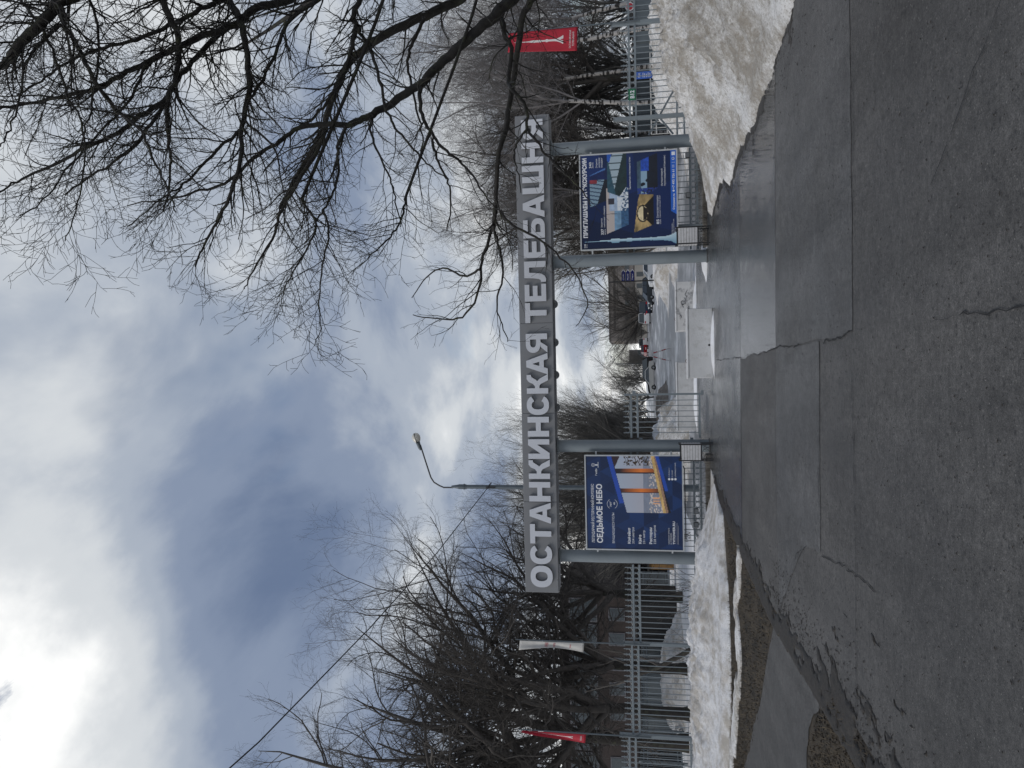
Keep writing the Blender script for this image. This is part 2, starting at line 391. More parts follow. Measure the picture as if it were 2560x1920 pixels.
sheet('road_patch', ragged([(0.36, 6.36), (6.5, 6.2), (6.5, 9.55), (3.7, 9.68), (0.40, 9.95)]), 0.004, A_GREY, road)
sheet('road_patch', ragged([(0.40, 9.96), (3.7, 9.69), (6.5, 9.56), (6.5, 13.0), (1.53, 13.42), (0.36, 13.55)]), 0.004, A_WET, road)
sheet('road_patch', ragged([(-1.62, 7.62), (0.35, 7.55), (0.39, 9.95), (-1.2, 10.08), (-2.9, 10.0), (-2.2, 9.1), (-1.75, 8.4)]), 0.004, A_GREY, road)
sheet('road_patch', ragged([(-2.80, 13.72), (-0.4, 13.62), (0.4, 13.56), (1.53, 13.42), (6.5, 13.02), (6.5, 20.4), (6.9, 24.4), (-2.28, 24.4), (-2.36, 19.0), (-2.6, 16.2)]), 0.004, A_FAR, road)
path = sheet('asphalt_path', ragged([(-2.99, 10.3), (-4.66, 11.76), (-6.77, 13.9), (-14, 20.0), (-22, 20.0), (-14, 10.4), (-8.0, 9.0), (-4.4, 8.6), (-3.61, 8.28), (-2.88, 7.50), (-2.92, 9.0)], 0.045), 0.002, A_PATH)

def crack(pts, w, jag, seed, name='crack'):
    r = random.Random(seed); P = []
    for (a, b), (c, e) in zip(pts[:-1], pts[1:]):
        n = max(2, int(math.hypot(c-a, e-b)/0.06))
        for i in range(n):
            t = i/n; x, y = a+(c-a)*t, b+(e-b)*t
            P.append((x+r.gauss(0, jag)+float(fbm(np.array(x*3.1), np.array(y*3.1), 3)-.5)*.064, y+r.gauss(0, jag)+float(fbm(np.array(x*3.1+40), np.array(y*3.1), 3)-.5)*.064))
    P.append(pts[-1]); mb = MB(); v = []; k = len(P)
    for i, (x, y) in enumerate(P):
        q = P[min(i+1, k-1)]; p = P[max(i-1, 0)]; dx, dy = q[0]-p[0], q[1]-p[1]; l = math.hypot(dx, dy)+1e-6
        ww = w*r.uniform(0.1, 1.0)*(0.15 if vnoise(np.array(i*.11+seed*7.7), np.array(seed*1.3)) < 0.36 else 1.0)
        v += [(x-dy/l*ww, y+dx/l*ww, 0.009), (x+dy/l*ww, y-dx/l*ww, 0.009)]
    mb.add(v, [(2*i, 2*i+1, 2*i+3, 2*i+2) for i in range(k-1)])
    mb.build(name, DARK, road)
crack([(0.31, 2.6), (0.30, 3.62), (0.29, 3.83), (0.30, 4.18), (0.32, 4.65)], 0.006, 0.006, 1)
crack([(0.35, 6.35), (0.36, 7.6), (0.39, 9.96), (0.38, 13.31), (0.47, 17.9)], 0.009, 0.008, 2)
crack([(1.85, 3.55), (1.68, 3.77), (1.58, 3.9), (1.5, 4.08), (1.29, 4.35), (1.08, 4.65)], 0.0035, 0.004, 3)
crack([(-2.11, 9.17), (-1.73, 8.37), (-1.66, 7.61), (-1.56, 6.68), (-1.53, 5.84)], 0.006, 0.010, 4)
crack([(-2.85, 6.45), (-1.49, 6.36), (-0.04, 6.39), (0.35, 6.36), (1.48, 6.27), (2.9, 6.2), (6.5, 6.17)], 0.006, 0.003, 5, 'seam')
crack([(-2.9, 10.02), (-1.3, 10.07), (0.40, 9.96), (2.37, 9.82), (3.75, 9.66), (6.5, 9.55)], 0.007, 0.003, 6, 'seam')
crack([(-1.62, 7.63), (-0.81, 7.64), (-0.05, 7.56), (0.36, 7.53)], 0.006, 0.003, 7, 'seam')
crack([(-2.8, 13.75), (-0.4, 13.64), (0.4, 13.56), (1.53, 13.42), (4.5, 13.15)], 0.009, 0.004, 8, 'seam')
crack([(-0.2, 15.35), (1.73, 15.08), (3.5, 14.9)], 0.008, 0.004, 9, 'seam')

def scatter():
    """loose chips, crumbs of dirt and bits of wood on the asphalt: far too many to count"""
    r = random.Random(3); v = []; f = []
    def chip(x, y, s, h, st=1.0, ang=None):
        a0 = r.uniform(0, 6.28) if ang is None else ang; o = len(v); n = 5
        for i in range(n):
            a = 2*math.pi*i/n+r.uniform(-.3, .3); px = math.cos(a)*s*st*r.uniform(.7, 1.2); py = math.sin(a)*s*r.uniform(.6, 1.1)
            v.append((x+px*math.cos(a0)-py*math.sin(a0), y+px*math.sin(a0)+py*math.cos(a0), 0.006))
        v.append((x, y, 0.006+h))
        for i in range(n): f.append((o+i, o+(i+1) % n, o+n))
    return v, f, chip, r
for nm, lab, cnt, size, m in (('pale_chips', 'pale stone chips scattered over the asphalt', 900, 0.0035, mat('pale_stone', (0.42, 0.40, 0.36), 0.8, var=0.3)),
                              ('dark_crumbs', 'dark crumbs of dirt and bark scattered over the asphalt', 1600, 0.0042, mat('dark_crumb', (0.025, 0.021, 0.018), 0.9, var=0.4))):
    v, f, chip, r = scatter()
    for i in range(cnt):
        y = 2.8+13*r.random()**1.8; x = r.uniform(-0.55, 0.52)*y*1.05
        if x < -2.7: x = -2.7+r.random()*2
        chip(x, y, size*r.uniform(.4, 1.5), 0.003+size*.3, r.uniform(1, 2.6))
    if nm == 'dark_crumbs':
        for i in range(700):                                  # spilled earth along the left kerbless edge and by the heap
            t = r.random(); y = 5.2+5.5*t; chip(-2.85+abs(r.gauss(0, .30)), y, r.uniform(.003, .011), .005, r.uniform(1, 2.5))
        for i in range(260):
            y = r.uniform(7.5, 16); chip(3.75-abs(r.gauss(0, .4)), y, r.uniform(.003, .010), .005, r.uniform(1, 2.5))
    me = bpy.data.meshes.new(nm); me.from_pydata(v, [], f); me.materials.append(m); tag(link(nm, me), lab, 'debris', kind='stuff')
def soil_clods():
    r = random.Random(11); v = []; f = []
    def clod(x, y, s):
        o = len(v); n = 6
        for k, (rr, z) in enumerate(((1.2, -0.008), (0.75, 0.28*s), (0.2, 0.42*s))):
            for i in range(n):
                a = 2*math.pi*i/n+k; q = s*rr*r.uniform(.7, 1.2); v.append((x+math.cos(a)*q, y+math.sin(a)*q*1.3, z))
        for k in range(2):
            for i in range(n): f.append((o+k*n+i, o+k*n+(i+1) % n, o+(k+1)*n+(i+1) % n, o+(k+1)*n+i))
        f.append(tuple(o+2*n+i for i in range(n)))
    for i in range(5200):
        if i % 3:
            x = r.uniform(-11, -2.6); ylo = np.interp(x, [-14, -6.77, -4.66, -2.99, -2.5], [20, 13.9, 11.76, 10.3, 12.5]); yhi = 16.4
            if yhi-ylo < .2: continue
            clod(x, r.uniform(ylo-.15, yhi), r.uniform(.005, .026)*r.random())
        else:
            y = r.uniform(4.8, 8.4); x0 = -2.8; x = r.uniform(-4.6, x0)
            if y > 7.5+(-2.88-x)*1.0: continue
            clod(x, y, r.uniform(.005, .022))
    me = bpy.data.meshes.new('soil_clods'); me.from_pydata(v, [], f); me.materials.append(MATS['soil']); tag(link('soil_clods', me), 'dark clods of bare earth on the verge beside the road', 'soil', kind='stuff')
soil_clods()
def dry_grass():
    r = random.Random(5); v = []; f = []
    for i in range(11000):
        if i % 4:
            x = r.uniform(-10, -2.75); ylo = np.interp(x, [-14, -6.77, -4.66, -2.99, -2.5], [20, 13.9, 11.76, 10.3, 12.5])
            if ylo > 16: continue
            y = r.uniform(ylo, 16.2)
        else:
            y = r.uniform(4.8, 8.2); x = r.uniform(-4.6, -2.8)
            if y > 7.4+(-2.88-x): continue
        h = r.uniform(.012, .06); a = r.uniform(0, 6.28); b = r.uniform(.02, .09); w = .0045; o = len(v)
        v += [(x-w*math.sin(a), y+w*math.cos(a), -.005), (x+w*math.sin(a), y-w*math.cos(a), -.005), (x+b*math.cos(a), y+b*math.sin(a), h)]
        f.append((o, o+1, o+2))
    me = bpy.data.meshes.new('dead_grass'); me.from_pydata(v, [], f); me.materials.append(mat('dead_grass', (0.085, 0.066, 0.042), 0.9, var=0.4, scale=3)); tag(link('dead_grass', me), 'flattened dead grass blades on the muddy verge', 'grass', kind='stuff')
dry_grass()

# ------------------------------------------------------------------ snow
def heap(name, label, x0, x1, y0, y1, step, hfun, m, cut=-0.02, base=None):
    nx = int((x1-x0)/step)+1; ny = int((y1-y0)/step)+1
    X, Y = np.meshgrid(np.linspace(x0, x1, nx), np.linspace(y0, y1, ny), indexing='ij')
    H = hfun(X, Y)
    V = np.stack([X, Y, H], -1).reshape(-1, 3)
    i = np.arange(nx-1)[:,None]*ny; j = np.arange(ny-1)[None,:]
    Q = np.stack([i+j, i+ny+j, i+ny+j+1, i+j+1], -1).reshape(-1, 4)
    b = (base if base is not None else 0.0)
    Q = Q[(V[Q][:,:,2]-b).max(1) > cut]
    used = np.unique(Q); remap = -np.ones(len(V), int); remap[used] = np.arange(len(used))
    return tag(link(name, np_mesh(name, V[used], remap[Q], m)), label, 'snow')
def lumps(X, Y, s=1.0, o=0.0):
    a = fbm(X*2.4/s+o+.3*Y, Y*2.1/s-.2*X, 6, 2.1, 0.66)-0.5; b = np.abs(fbm(X*1.2/s+31+o, Y*1.2/s+7, 4)-0.5)
    c = fbm(X*9/s+o, Y*9/s+3, 4, 2.0, .7)-0.5; d = np.abs(fbm(X*4.5/s+3+o, Y*4.5/s+11, 4, 2.0, .6)-0.5)
    return 0.75*a-0.6*b+0.42*c-0.6*d+.10
def pile_right(X, Y):
    xf = np.interp(Y, [6.2, 7.2, 8.0, 8.4, 9.7, 10.5, 11.4, 12.6, 13.8, 14.4, 15.6, 16.6, 17.6, 18.6, 20.5], [7.0, 4.9, 4.1, 3.94, 3.80, 3.64, 3.64, 3.76, 3.80, 3.56, 3.95, 4.15, 3.98, 3.86, 5.5])
    xf = xf+0.16*(fbm(Y*2.3, X*0+4, 4)-0.5)*2
    Hm = np.interp(Y, [6.5, 8, 10, 12, 14, 15.5, 17, 18, 19, 20.4], [0.3, 0.95, 1.1, 1.12, 1.08, 0.92, 0.72, 0.56, 0.42, 0.10])
    wd = np.interp(Y, [6, 12, 15, 17.5, 20], [1.7, 1.9, 1.9, 2.3, 2.2])
    d = (X-xf)/wd
    t = smooth(d*0.82); foot = smooth((X-xf)/0.16)*0.10
    far = 1-smooth((X-xf-3.6)/3.0)*0.5
    h = Hm*t*far+foot*np.minimum(1, Hm*2)+lumps(X, Y)*np.clip(0.20+0.75*t, 0, 1)*Hm*0.62*smooth((X-xf)/0.5)
    h = np.where(d < 0, -0.2, h)
    # gap in front of the lamp-side pillar: the lowest tongue is split
    return h
heap('snow_heap', 'tall dirty grey-brown snow heap along the road beside the right-hand billboard', 3.2, 10.0, 6.2, 20.0, 0.04, pile_right, SNOWDIRT, cut=-0.05)
def bank_left(X, Y):
    yf = np.interp(X, [-14, -8, -6, -4.7, -3.5, -2.87, -2.36, -2.2], [16.6, 16.25, 15.95, 16.05, 16.7, 17.1, 18.9, 20])
    yf = yf+0.13*(fbm(X*2.6, Y*0+9, 4)-0.5)*2
    Hm = np.interp(X, [-14, -9, -6.5, -5.2, -4.6, -4.1, -3.6, -3.1, -2.4], [0.44, 0.50, 0.56, 0.50, 0.36, 0.38, 0.26, 0.18, 0.03])
    d = Y-yf
    ice = 0.16*smooth(d/0.35)+0.06*smooth((d-.5)/.5)
    t = smooth((d-0.75)/1.7)
    back = 1-smooth((Y-19.55)/0.75)*0.9
    h = np.minimum(ice, Hm*.6)+(Hm-0.15).clip(0)*t+lumps(X, Y, 0.8, 5)*Hm*(0.22+0.45*t)*smooth(d/0.5)
    h = h*back
    return np.where(d < 0, -0.2, h)
heap('snow_bank', 'long low snow bank in front of the fence left of the billboards', -14, -2.2, 15.5, 20.2, 0.05, bank_left, SNOWGREY, cut=-0.05)
def strip(X, Y):
    yc = np.interp(X, [-13, -9, -7, -5.2, -4.2, -3.13, -3.0], [16.9, 16.45, 15.7, 14.35, 14.75, 14.1, 14.0])
    w = np.interp(X, [-13, -9, -6, -4.5, -3.6, -3.1, -2.95], [0.55, 0.6, 0.42, 0.30, 0.36, 0.22, 0.02])+0.10*(fbm(X*3, Y*0+2, 4)-0.5)*2
    q = 1-np.abs(Y-yc)/np.maximum(w, 1e-3)
    q = q-1.1*np.clip(fbm(X*1.7+5, Y*2.2, 4)-.47, 0, 1)*3
    return np.where(q > 0, 0.06*np.sqrt(np.clip(q, 0, 1))+0.05*(fbm(X*6, Y*6, 4)-0.5), -0.2)
heap('snow_strip', 'thin leftover strip of old snow across the muddy verge', -13, -2.9, 13.2, 17.6, 0.05, strip, SNOWDIRT, cut=-0.05)
def blob(cx, cy, rx, ry, h, seed, rot=0.0, peak=1.0):
    def fn(X, Y):
        c, s = math.cos(rot), math.sin(rot); a = ((X-cx)*c+(Y-cy)*s)/rx; b = (-(X-cx)*s+(Y-cy)*c)/ry
        k = rx
        q = 1-np.sqrt(a*a+b*b)-0.5*(fbm(X*1.6/max(1, k*.5)+seed, Y*1.6/max(1, k*.5)-seed, 4)-0.5)
        z = h*smooth(q*1.5)*(0.75+0.6*fbm(X*2.2+seed, Y*2.2, 4))+lumps(X, Y, 1.3, seed)*h*0.35*smooth(q*3)
        return np.where(q > 0, z+rise(cy), rise(cy)-0.3)
    return fn
BL = [('snow_heap', 'snow heap around the foot of the blue arrow signpost', 8.2, 53, 3.6, 2.6, 0.75, 1, SNOWGREY),
      ('snow_heap', 'snow ridge behind the graffitied concrete block', 7.5, 40, 2.6, 4.5, 0.6, 2, SNOWGREY),
      ('snow_heap', 'long snow ridge in front of the row of cars parked by the grey building', 12.5, 84, 4.0, 13, 0.45, 3, SNOWGREY),
      ('snow_heap', 'dark dirty heap in front of the silver car', -2.2, 62, 2.2, 6.0, 0.7, 4, mat('gritty_snow', (0.17, 0.15, 0.13), 0.95, var=0.4, scale=3, bump=0.6)),
      ('snow_heap', 'brown-streaked snow mound right behind the open gate leaf', -2.6, 34, 2.6, 4.2, 0.95, 5, SNOWDIRT),
      ('snow_heap', 'white snow mound beyond the open gate leaf', -4.2, 50, 3.0, 6.0, 1.05, 6, SNOW),
      ('snow_heap', 'snow bank behind the right-hand fence under the birches', 12.5, 28.5, 5.5, 2.6, 1.05, 7, SNOWDIRT),
      ('snow_heap', 'snow bank beside the railings past the red banner', 20.5, 31, 5.0, 2.6, 1.1, 8, SNOWGREY),
      ('snow_heap', 'snow heap among the shrubs behind the left-hand fence', -15, 40, 3.5, 3.2, 0.9, 9, SNOWGREY)]
for nm, lab, cx, cy, rx, ry, h, sd, m in BL:
    heap(nm, lab, cx-rx*1.2, cx+rx*1.2, cy-ry*1.2, cy+ry*1.2, max(rx, ry)/34, blob(cx, cy, rx, ry, h, sd*3.7), m, cut=-0.05, base=rise(cy))
sheet('snow_cover', [(-60, 20.65), (-4.9, 20.65), (-5.6, 34), (-9, 60), (-60, 60)], 0.0, SNOW)
sheet('snow_cover', [(7.1, 20.65), (60, 20.65), (60, 60), (26.2, 60), (11, 27), (7.6, 25)], 0.002, SNOW)
def mud(X, Y):
    e = np.interp(Y, [4, 5.9, 7.4, 9, 10.5, 13.7, 16.2, 18.9], [-2.8, -2.8, -2.86, -2.91, -2.98, -2.81, -2.6, -2.36])
    d = X-e; reach = np.interp(Y, [4.5, 6, 7.5, 9, 11, 18], [.9, .95, .8, .55, .4, .25])
    q = fbm(X*7, Y*2.4, 5, 2.2, .6)-.40-d/reach*.42
    return np.where((q > 0) & (d > -.25), .004+np.minimum(q, .2)*.10, -.1)
o = heap('mud_smear', 'dark wet mud smeared over the left edge of the asphalt', -3.3, -1.5, 4.4, 19, 0.03, mud, mat('wet_mud', (0.020, 0.016, 0.012), 0.55, var=0.5, scale=30, bump=0.5, bscale=60), cut=-0.01); o['kind'] = 'stuff'; o['category'] = 'mud'
def mud2(X, Y):
    e = np.interp(Y, [6.2, 8.4, 9.7, 10.5, 11.4, 12.6, 13.8, 14.4, 15.6, 17.6, 18.6], [4.3, 3.94, 3.80, 3.64, 3.64, 3.76, 3.80, 3.56, 3.95, 3.98, 3.86])
    d = e+.12-X; q = fbm(X*6, Y*3, 5, 2.2, .6)-.36-d*.75
    return np.where((q > 0) & (d > -.2), .004+np.minimum(q, .2)*.05, -.1)
o = heap('mud_smear', 'dark meltwater grime along the foot of the tall snow heap', 2.9, 4.4, 6.5, 19, 0.03, mud2, MATS['wet_mud'], cut=-0.01); o['kind'] = 'stuff'; o['category'] = 'mud'

# ------------------------------------------------------------------ the gateway
YW = -0.043
GX, GY = (math.cos(YW), math.sin(YW)), (-math.sin(YW), math.cos(YW))
def G(s, off=0.0, z=0.0): return (s*GX[0]+off*GY[0], 20.28+s*GX[1]+off*GY[1], z)
STEEL = mat('grey_green_paint', (0.185, 0.215, 0.235), 0.38, var=0.10, scale=1.6, spec=0.5, stain=(0.15, 0.175, 0.19), sscale=0.8)
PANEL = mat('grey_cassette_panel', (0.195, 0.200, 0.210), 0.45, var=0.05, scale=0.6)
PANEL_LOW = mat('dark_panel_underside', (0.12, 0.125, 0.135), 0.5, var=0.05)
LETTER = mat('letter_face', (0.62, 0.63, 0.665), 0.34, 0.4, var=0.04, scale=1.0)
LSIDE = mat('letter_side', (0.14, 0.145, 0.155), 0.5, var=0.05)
GAL = mat('galvanised_frame', (0.50, 0.52, 0.53), 0.4, 0.3, var=0.08)
BLACK = mat('black_paint', (0.016, 0.016, 0.018), 0.45, var=0.2)
CABLE = mat('black_cable', (0.012, 0.012, 0.014), 0.6, var=0.1)

gate = empty('entrance_gate', G(0.75, 0, 0), YW, 'wide grey entrance gateway on four round pillars with big raised lettering', 'gateway')
g0 = 0.75                                         # local x = s - g0
for s in (-4.635, -1.68, 3.198, 6.14):
    mb = MB(); mb.lathe([(0.163, -0.05), (0.163, 0.10), (0.163, 1.6), (0.163, 3.0), (0.163, 3.99)], 28, (0, 0, 0))
    pl = mb.build('pillar', STEEL, gate, (s-g0, 0.1, 0))
    mb = MB(); mb.lathe([(0.20, 0.0), (0.20, 0.012), (0.168, 0.02)], 24); mb.build('base_plate', mat('sooty_base', (0.05, 0.05, 0.052), 0.8), pl)
    mb = MB(); mb.box(-0.2, 0.2, -0.19, 0.19, 3.915, 3.94, 0, 0.004); mb.build('head_plate', STEEL, pl)
cuts = [-5.552, -3.12, -0.77, 1.60, 6.31, 6.975]
for a, b in zip(cuts[:-1], cuts[1:]):
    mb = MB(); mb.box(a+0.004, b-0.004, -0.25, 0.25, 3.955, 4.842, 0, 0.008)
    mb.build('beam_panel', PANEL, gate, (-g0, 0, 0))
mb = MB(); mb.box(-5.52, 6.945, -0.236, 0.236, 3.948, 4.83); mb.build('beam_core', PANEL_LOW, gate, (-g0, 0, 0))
for s in (-5.2, -2.4, 0.4, 2.9, 5.2):
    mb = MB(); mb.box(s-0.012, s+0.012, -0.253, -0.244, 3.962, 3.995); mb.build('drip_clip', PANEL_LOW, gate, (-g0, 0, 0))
for s in (2.09, 1.08, 0.22, -0.64):
    mb = MB(); mb.lathe([(0.002, -0.095), (0.045, -0.088), (0.085, -0.06), (0.11, -0.02), (0.115, 0.02)], 18)
    dm = mb.build('downlight', mat('frosted_shade', (0.16, 0.17, 0.18), 0.25), gate, (s-g0, 0.02, 3.94))
    mb = MB(); mb.lathe([(0.122, -0.008), (0.122, 0.016), (0.10, 0.02)], 18); mb.build('rim', PANEL_LOW, dm)

def ell(cx, cy, rx, ry, a0=0, a1=360, n=40, p=2.35):
    o = []
    for i in range(n+1):
        a = math.radians(a0+(a1-a0)*i/n); c, s = math.cos(a), math.sin(a)
        o.append((cx+rx*math.copysign(abs(c)**(2/p), c), cy+ry*math.copysign(abs(s)**(2/p), s)))
    return o
def glyph(ch):
    t = 0.235                                     # horizontal stroke, T vertical stroke (box 1 x 1)
    T = 0.30
    if ch == 'О': return [ell(.5, .5, .5, .52)[:-1], ell(.5, .5, .215, .285)[:-1]]
    if ch == 'С':
        o = ell(.5, .5, .5, .52, 32, 328, 44); i = ell(.5, .5, .22, .285, 328, 32, 36)
        return [o+i]
    if ch == 'Т': return [[(0, 1), (0, 1-t), (.36, 1-t), (.36, 0), (.64, 0), (.64, 1-t), (1, 1-t), (1, 1)]]
    if ch == 'А': return [[(0, 0), (.35, 1), (.65, 1), (1, 0), (.72, 0), (.665, .18), (.335, .18), (.28, 0)], [(.40, .39), (.60, .39), (.50, .72)]]
    if ch == 'Н': return [[(0, 0), (0, 1), (T-.01, 1), (T-.01, .615), (1-T+.01, .615), (1-T+.01, 1), (1, 1), (1, 0), (1-T+.01, 0), (1-T+.01, .385), (T-.01, .385), (T-.01, 0)]]
    if ch == 'И': return [[(0, 0), (0, 1), (.27, 1), (.27, .42), (.70, 1), (1, 1), (1, 0), (.73, 0), (.73, .58), (.30, 0)]]
    if ch == 'К': return [[(0, 0), (0, 1), (.28, 1), (.28, .62), (.38, .62), (.50, .70), (.60, .90), (.74, 1.0), (.97, 1.0), (.97, .80), (.86, .78), (.80, .70), (.70, .55), (.64, .51), (.78, .38), (1.0, 0), (.68, 0), (.50, .34), (.40, .41), (.28, .41), (.28, 0)]]
    if ch == 'Я':
        lobe = ell(.46, .66, .46, .34, 90, 270, 24, 2.2); hole = ell(.52, .66, .24, .14, 90, 270, 16, 2.2)
        return [[(1, 0), (1, 1), (.46, 1)]+lobe[1:]+[(.30, .31), (.0, 0), (.33, 0), (.56, .315), (.70, .315), (.70, 0)], [(.70, .80), (.70, .52)]+hole[::-1]]
    if ch == 'Е': return [[(0, 0), (0, 1), (.97, 1), (.97, 1-.22), (.31, 1-.22), (.31, .615), (.90, .615), (.90, .40), (.31, .40), (.31, .22), (1, .22), (1, 0)]]
    if ch == 'Л': return [[(0, 0), (0, .23), (.09, .24), (.15, .34), (.19, .62), (.21, 1), (1, 1), (1, 0), (.71, 0), (.71, .77), (.46, .77), (.44, .52), (.40, .22), (.30, .06), (.16, -.01)]]
    if ch == 'Б':
        lobe = ell(.58, .315, .42, .315, 90, -90, 24, 2.2); hole = ell(.56, .315, .15, .115, 90, -90, 14, 2.2)
        return [[(0, 0), (0, 1), (.92, 1), (.92, .79), (.29, .79), (.29, .63)]+lobe, [(.29, .43)]+hole+[(.29, .20)]]
    if ch == 'Ш': return [[(0, 0), (0, 1), (.21, 1), (.21, .22), (.395, .22), (.395, 1), (.605, 1), (.605, .22), (.79, .22), (.79, 1), (1, 1), (1, 0)]]
def letter_obj(ch, a, b, z0, z1, parent):
    c = bpy.data.curves.new('letter', 'CURVE'); c.dimensions = '2D'; c.fill_mode = 'BOTH'; c.extrude = 0.032
    for loop in glyph(ch):
        sp = c.splines.new('POLY'); sp.points.add(len(loop)-1); sp.use_cyclic_u = True
        for p, (x, y) in zip(sp.points, loop): p.co = (x*(b-a), y*(z1-z0), 0, 1)
    o = bpy.data.objects.new('tmp', c); COL.objects.link(o); bpy.context.view_layer.update()
    me = bpy.data.meshes.new_from_object(o.evaluated_get(bpy.context.evaluated_depsgraph_get())); bpy.data.objects.remove(o)
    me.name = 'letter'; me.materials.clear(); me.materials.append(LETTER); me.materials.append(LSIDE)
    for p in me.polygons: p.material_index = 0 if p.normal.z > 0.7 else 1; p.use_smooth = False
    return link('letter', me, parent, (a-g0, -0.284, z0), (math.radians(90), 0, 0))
WORDS = [('О', -5.39, -4.81), ('С', -4.77, -4.24), ('Т', -4.22, -3.70), ('А', -3.69, -3.13), ('Н', -3.10, -2.58), ('К', -2.50, -1.99), ('И', -1.97, -1.45), ('Н', -1.38, -0.86), ('С', -0.81, -0.29), ('К', -0.25, 0.26), ('А', 0.25, 0.81), ('Я', 0.82, 1.32),
         ('Т', 1.60, 2.12), ('Е', 2.16, 2.61), ('Л', 2.66, 3.20), ('Е', 3.29, 3.76), ('Б', 3.80, 4.31), ('А', 4.33, 4.90), ('Ш', 4.94, 5.66), ('Н', 5.73, 6.25), ('Я', 6.33, 6.84)]
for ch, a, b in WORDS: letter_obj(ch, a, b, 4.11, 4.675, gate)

# ------------------------------------------------------------------ railings
PITCH_B = 0.147
def ring_mesh(name, R, r, a0=0, a1=360, n=12, m=3):
    mb = MB(); full = a1-a0 >= 360
    pts = [(R*math.cos(math.radians(a0+(a1-a0)*i/n)), 0, R*math.sin(math.radians(a0+(a1-a0)*i/n))) for i in range(n if full else n+1)]
    mb.tube(pts, r, m, 0, True, full); return mb.mesh(name, STEEL)
RING = ring_mesh('ring', 0.066, 0.0085); ARC = ring_mesh('scroll', 0.066, 0.0075, -140, 140, 10); RINGS = RING
def bar_mesh(z0, z1, w=0.018):
    mb = MB(); mb.box(-w/2, w/2, -w/2, w/2, z0, z1-0.03); mb.add([(-w/2,-w/2,z1-.03),(w/2,-w/2,z1-.03),(w/2,w/2,z1-.03),(-w/2,w/2,z1-.03),(0,0,z1)], [(0,1,4),(1,2,4),(2,3,4),(3,0,4)]); return mb.mesh('bar', STEEL)
BARS = {}
def railing(root, a, b, dz=0.0, r1=2.01, r2=1.84, b1=0.40, b2=0.22, top=2.24, rings=True, rail=0.05, arcs=True, pitch=PITCH_B, low=None):
    """one bay of railing between local x = a and b"""
    low = b2-0.06 if low is None else low
    for z, h in ((r1, rail), (r2, rail), (b1, rail*.9), (b2, rail*.9)):
        if z is None: continue
        mb = MB(); mb.box(a, b, -0.02, 0.02, z-h/2+dz, z+h/2+dz); mb.build('rail', STEEL, root)
    k = (round(low, 3), round(top, 3))
    if k not in BARS: BARS[k] = bar_mesh(low, top)
    n = max(1, int((b-a)/pitch)); p0 = a+((b-a)-(n-1)*pitch)/2
    for i in range(n):
        x = p0+i*pitch
        link('bar', BARS[k], root, (x, -0.003, dz))
        if i < n-1 and rings:
            xc = x+pitch/2
            link('ring', RING, root, (xc, -0.004, (r1+r2)/2+dz), scale=(1, 1, 1))
            if b1 is not None and b2 is not None: link('ring', RING, root, (xc, -0.004, (b1+b2)/2+dz))
            if arcs: link('scroll', ARC, root, (xc, -0.004, r1+0.10+dz), (0, math.radians(90), 0))
def fpost(root, x, z0, z1, w=0.09, collar=1.83):
    mb = MB(); mb.box(x-w/2, x+w/2, -w/2, w/2, z0, z1, 0, 0.006); mb.box(x-w/2-.008, x+w/2+.008, -w/2-.008, w/2+.008, z1, z1+.015)
    mb.box(x-w/2-.006, x+w/2+.006, -w/2-.006, w/2+.006, collar-.02, collar+.02); mb.build('post', STEEL, root)
OFF = 0.15
fl = empty('railing_fence', G(-4.83, OFF), YW, 'grey-green railing with ring scrollwork running off left of the gateway', 'fence')
loc = lambda s: s+4.83
railing(fl, loc(-6.92), loc(-4.85), 0.0); fpost(fl, loc(-6.975), -0.05, 2.27)
railing(fl, loc(-9.43), loc(-7.03), 0.06); fpost(fl, loc(-9.48), -0.05, 2.42, 0.1, 1.95)
railing(fl, loc(-11.95), loc(-9.53), 0.17); fpost(fl, loc(-12.0), -0.05, 2.45, 0.1, 1.95)
railing(fl, loc(-14.4), loc(-12.05), 0.17); fpost(fl, loc(-14.45), -0.05, 2.45, 0.1, 1.95)
fr = empty('railing_fence', G(6.32, OFF), YW, 'grey-green railing with ring scrollwork running off right of the gateway', 'fence')
loc = lambda s: s-6.32
KW = dict(r1=1.89, r2=1.735, b1=0.70, b2=0.52, top=2.12, low=0.2)
railing(fr, loc(6.33), loc(6.76), 0.0, **KW); fpost(fr, loc(6.81), -0.05, 2.30, 0.1, 1.74)
railing(fr, loc(6.86), loc(9.18), 0.0, **KW); fpost(fr, loc(9.23), -0.05, 2.32, 0.1, 1.74)
railing(fr, loc(9.28), loc(11.65), 0.0, **KW); fpost(fr, loc(11.70), -0.05, 2.3, 0.1, 1.74)
railing(fr, loc(11.75), loc(14.0), 0.0, **KW)
for a, b in (((7.55, 0.72), (6.38, 1.42)), ((6.36, 0.80), (6.95, 1.25))):
    mb = MB(); mb.bar((loc(a[0]), 0.06, a[1]), (loc(b[0]), 0.06, b[1]), 0.045, 0.03); mb.build('brace', STEEL, fr)
f1 = empty('railing_fence', G(-4.47, OFF), YW, 'grey-green railing panel under the restaurant billboard', 'fence')
railing(f1, 0.02, 2.61, 0.0)
f2 = empty('railing_fence', G(3.365, OFF), YW, 'grey-green railing panel under the excursion billboard', 'fence')
railing(f2, 0.02, 2.60, 0.0); fpost(f2, 0.62, -0.05, 2.2, 0.09)
gl = empty('gate_leaf', G(-1.50, 0.12), YW, 'grey-green barred gate leaf hinged on the pillar and left ajar', 'gate')
railing(gl, 0.03, 1.14, 0.0, b1=0.235, b2=None, low=0.2, top=2.2, pitch=0.141, r1=1.99, r2=1.82)
mb = MB(); mb.box(1.14, 1.19, -0.025, 0.025, 0.17, 2.16); mb.build('stile', STEEL, gl)
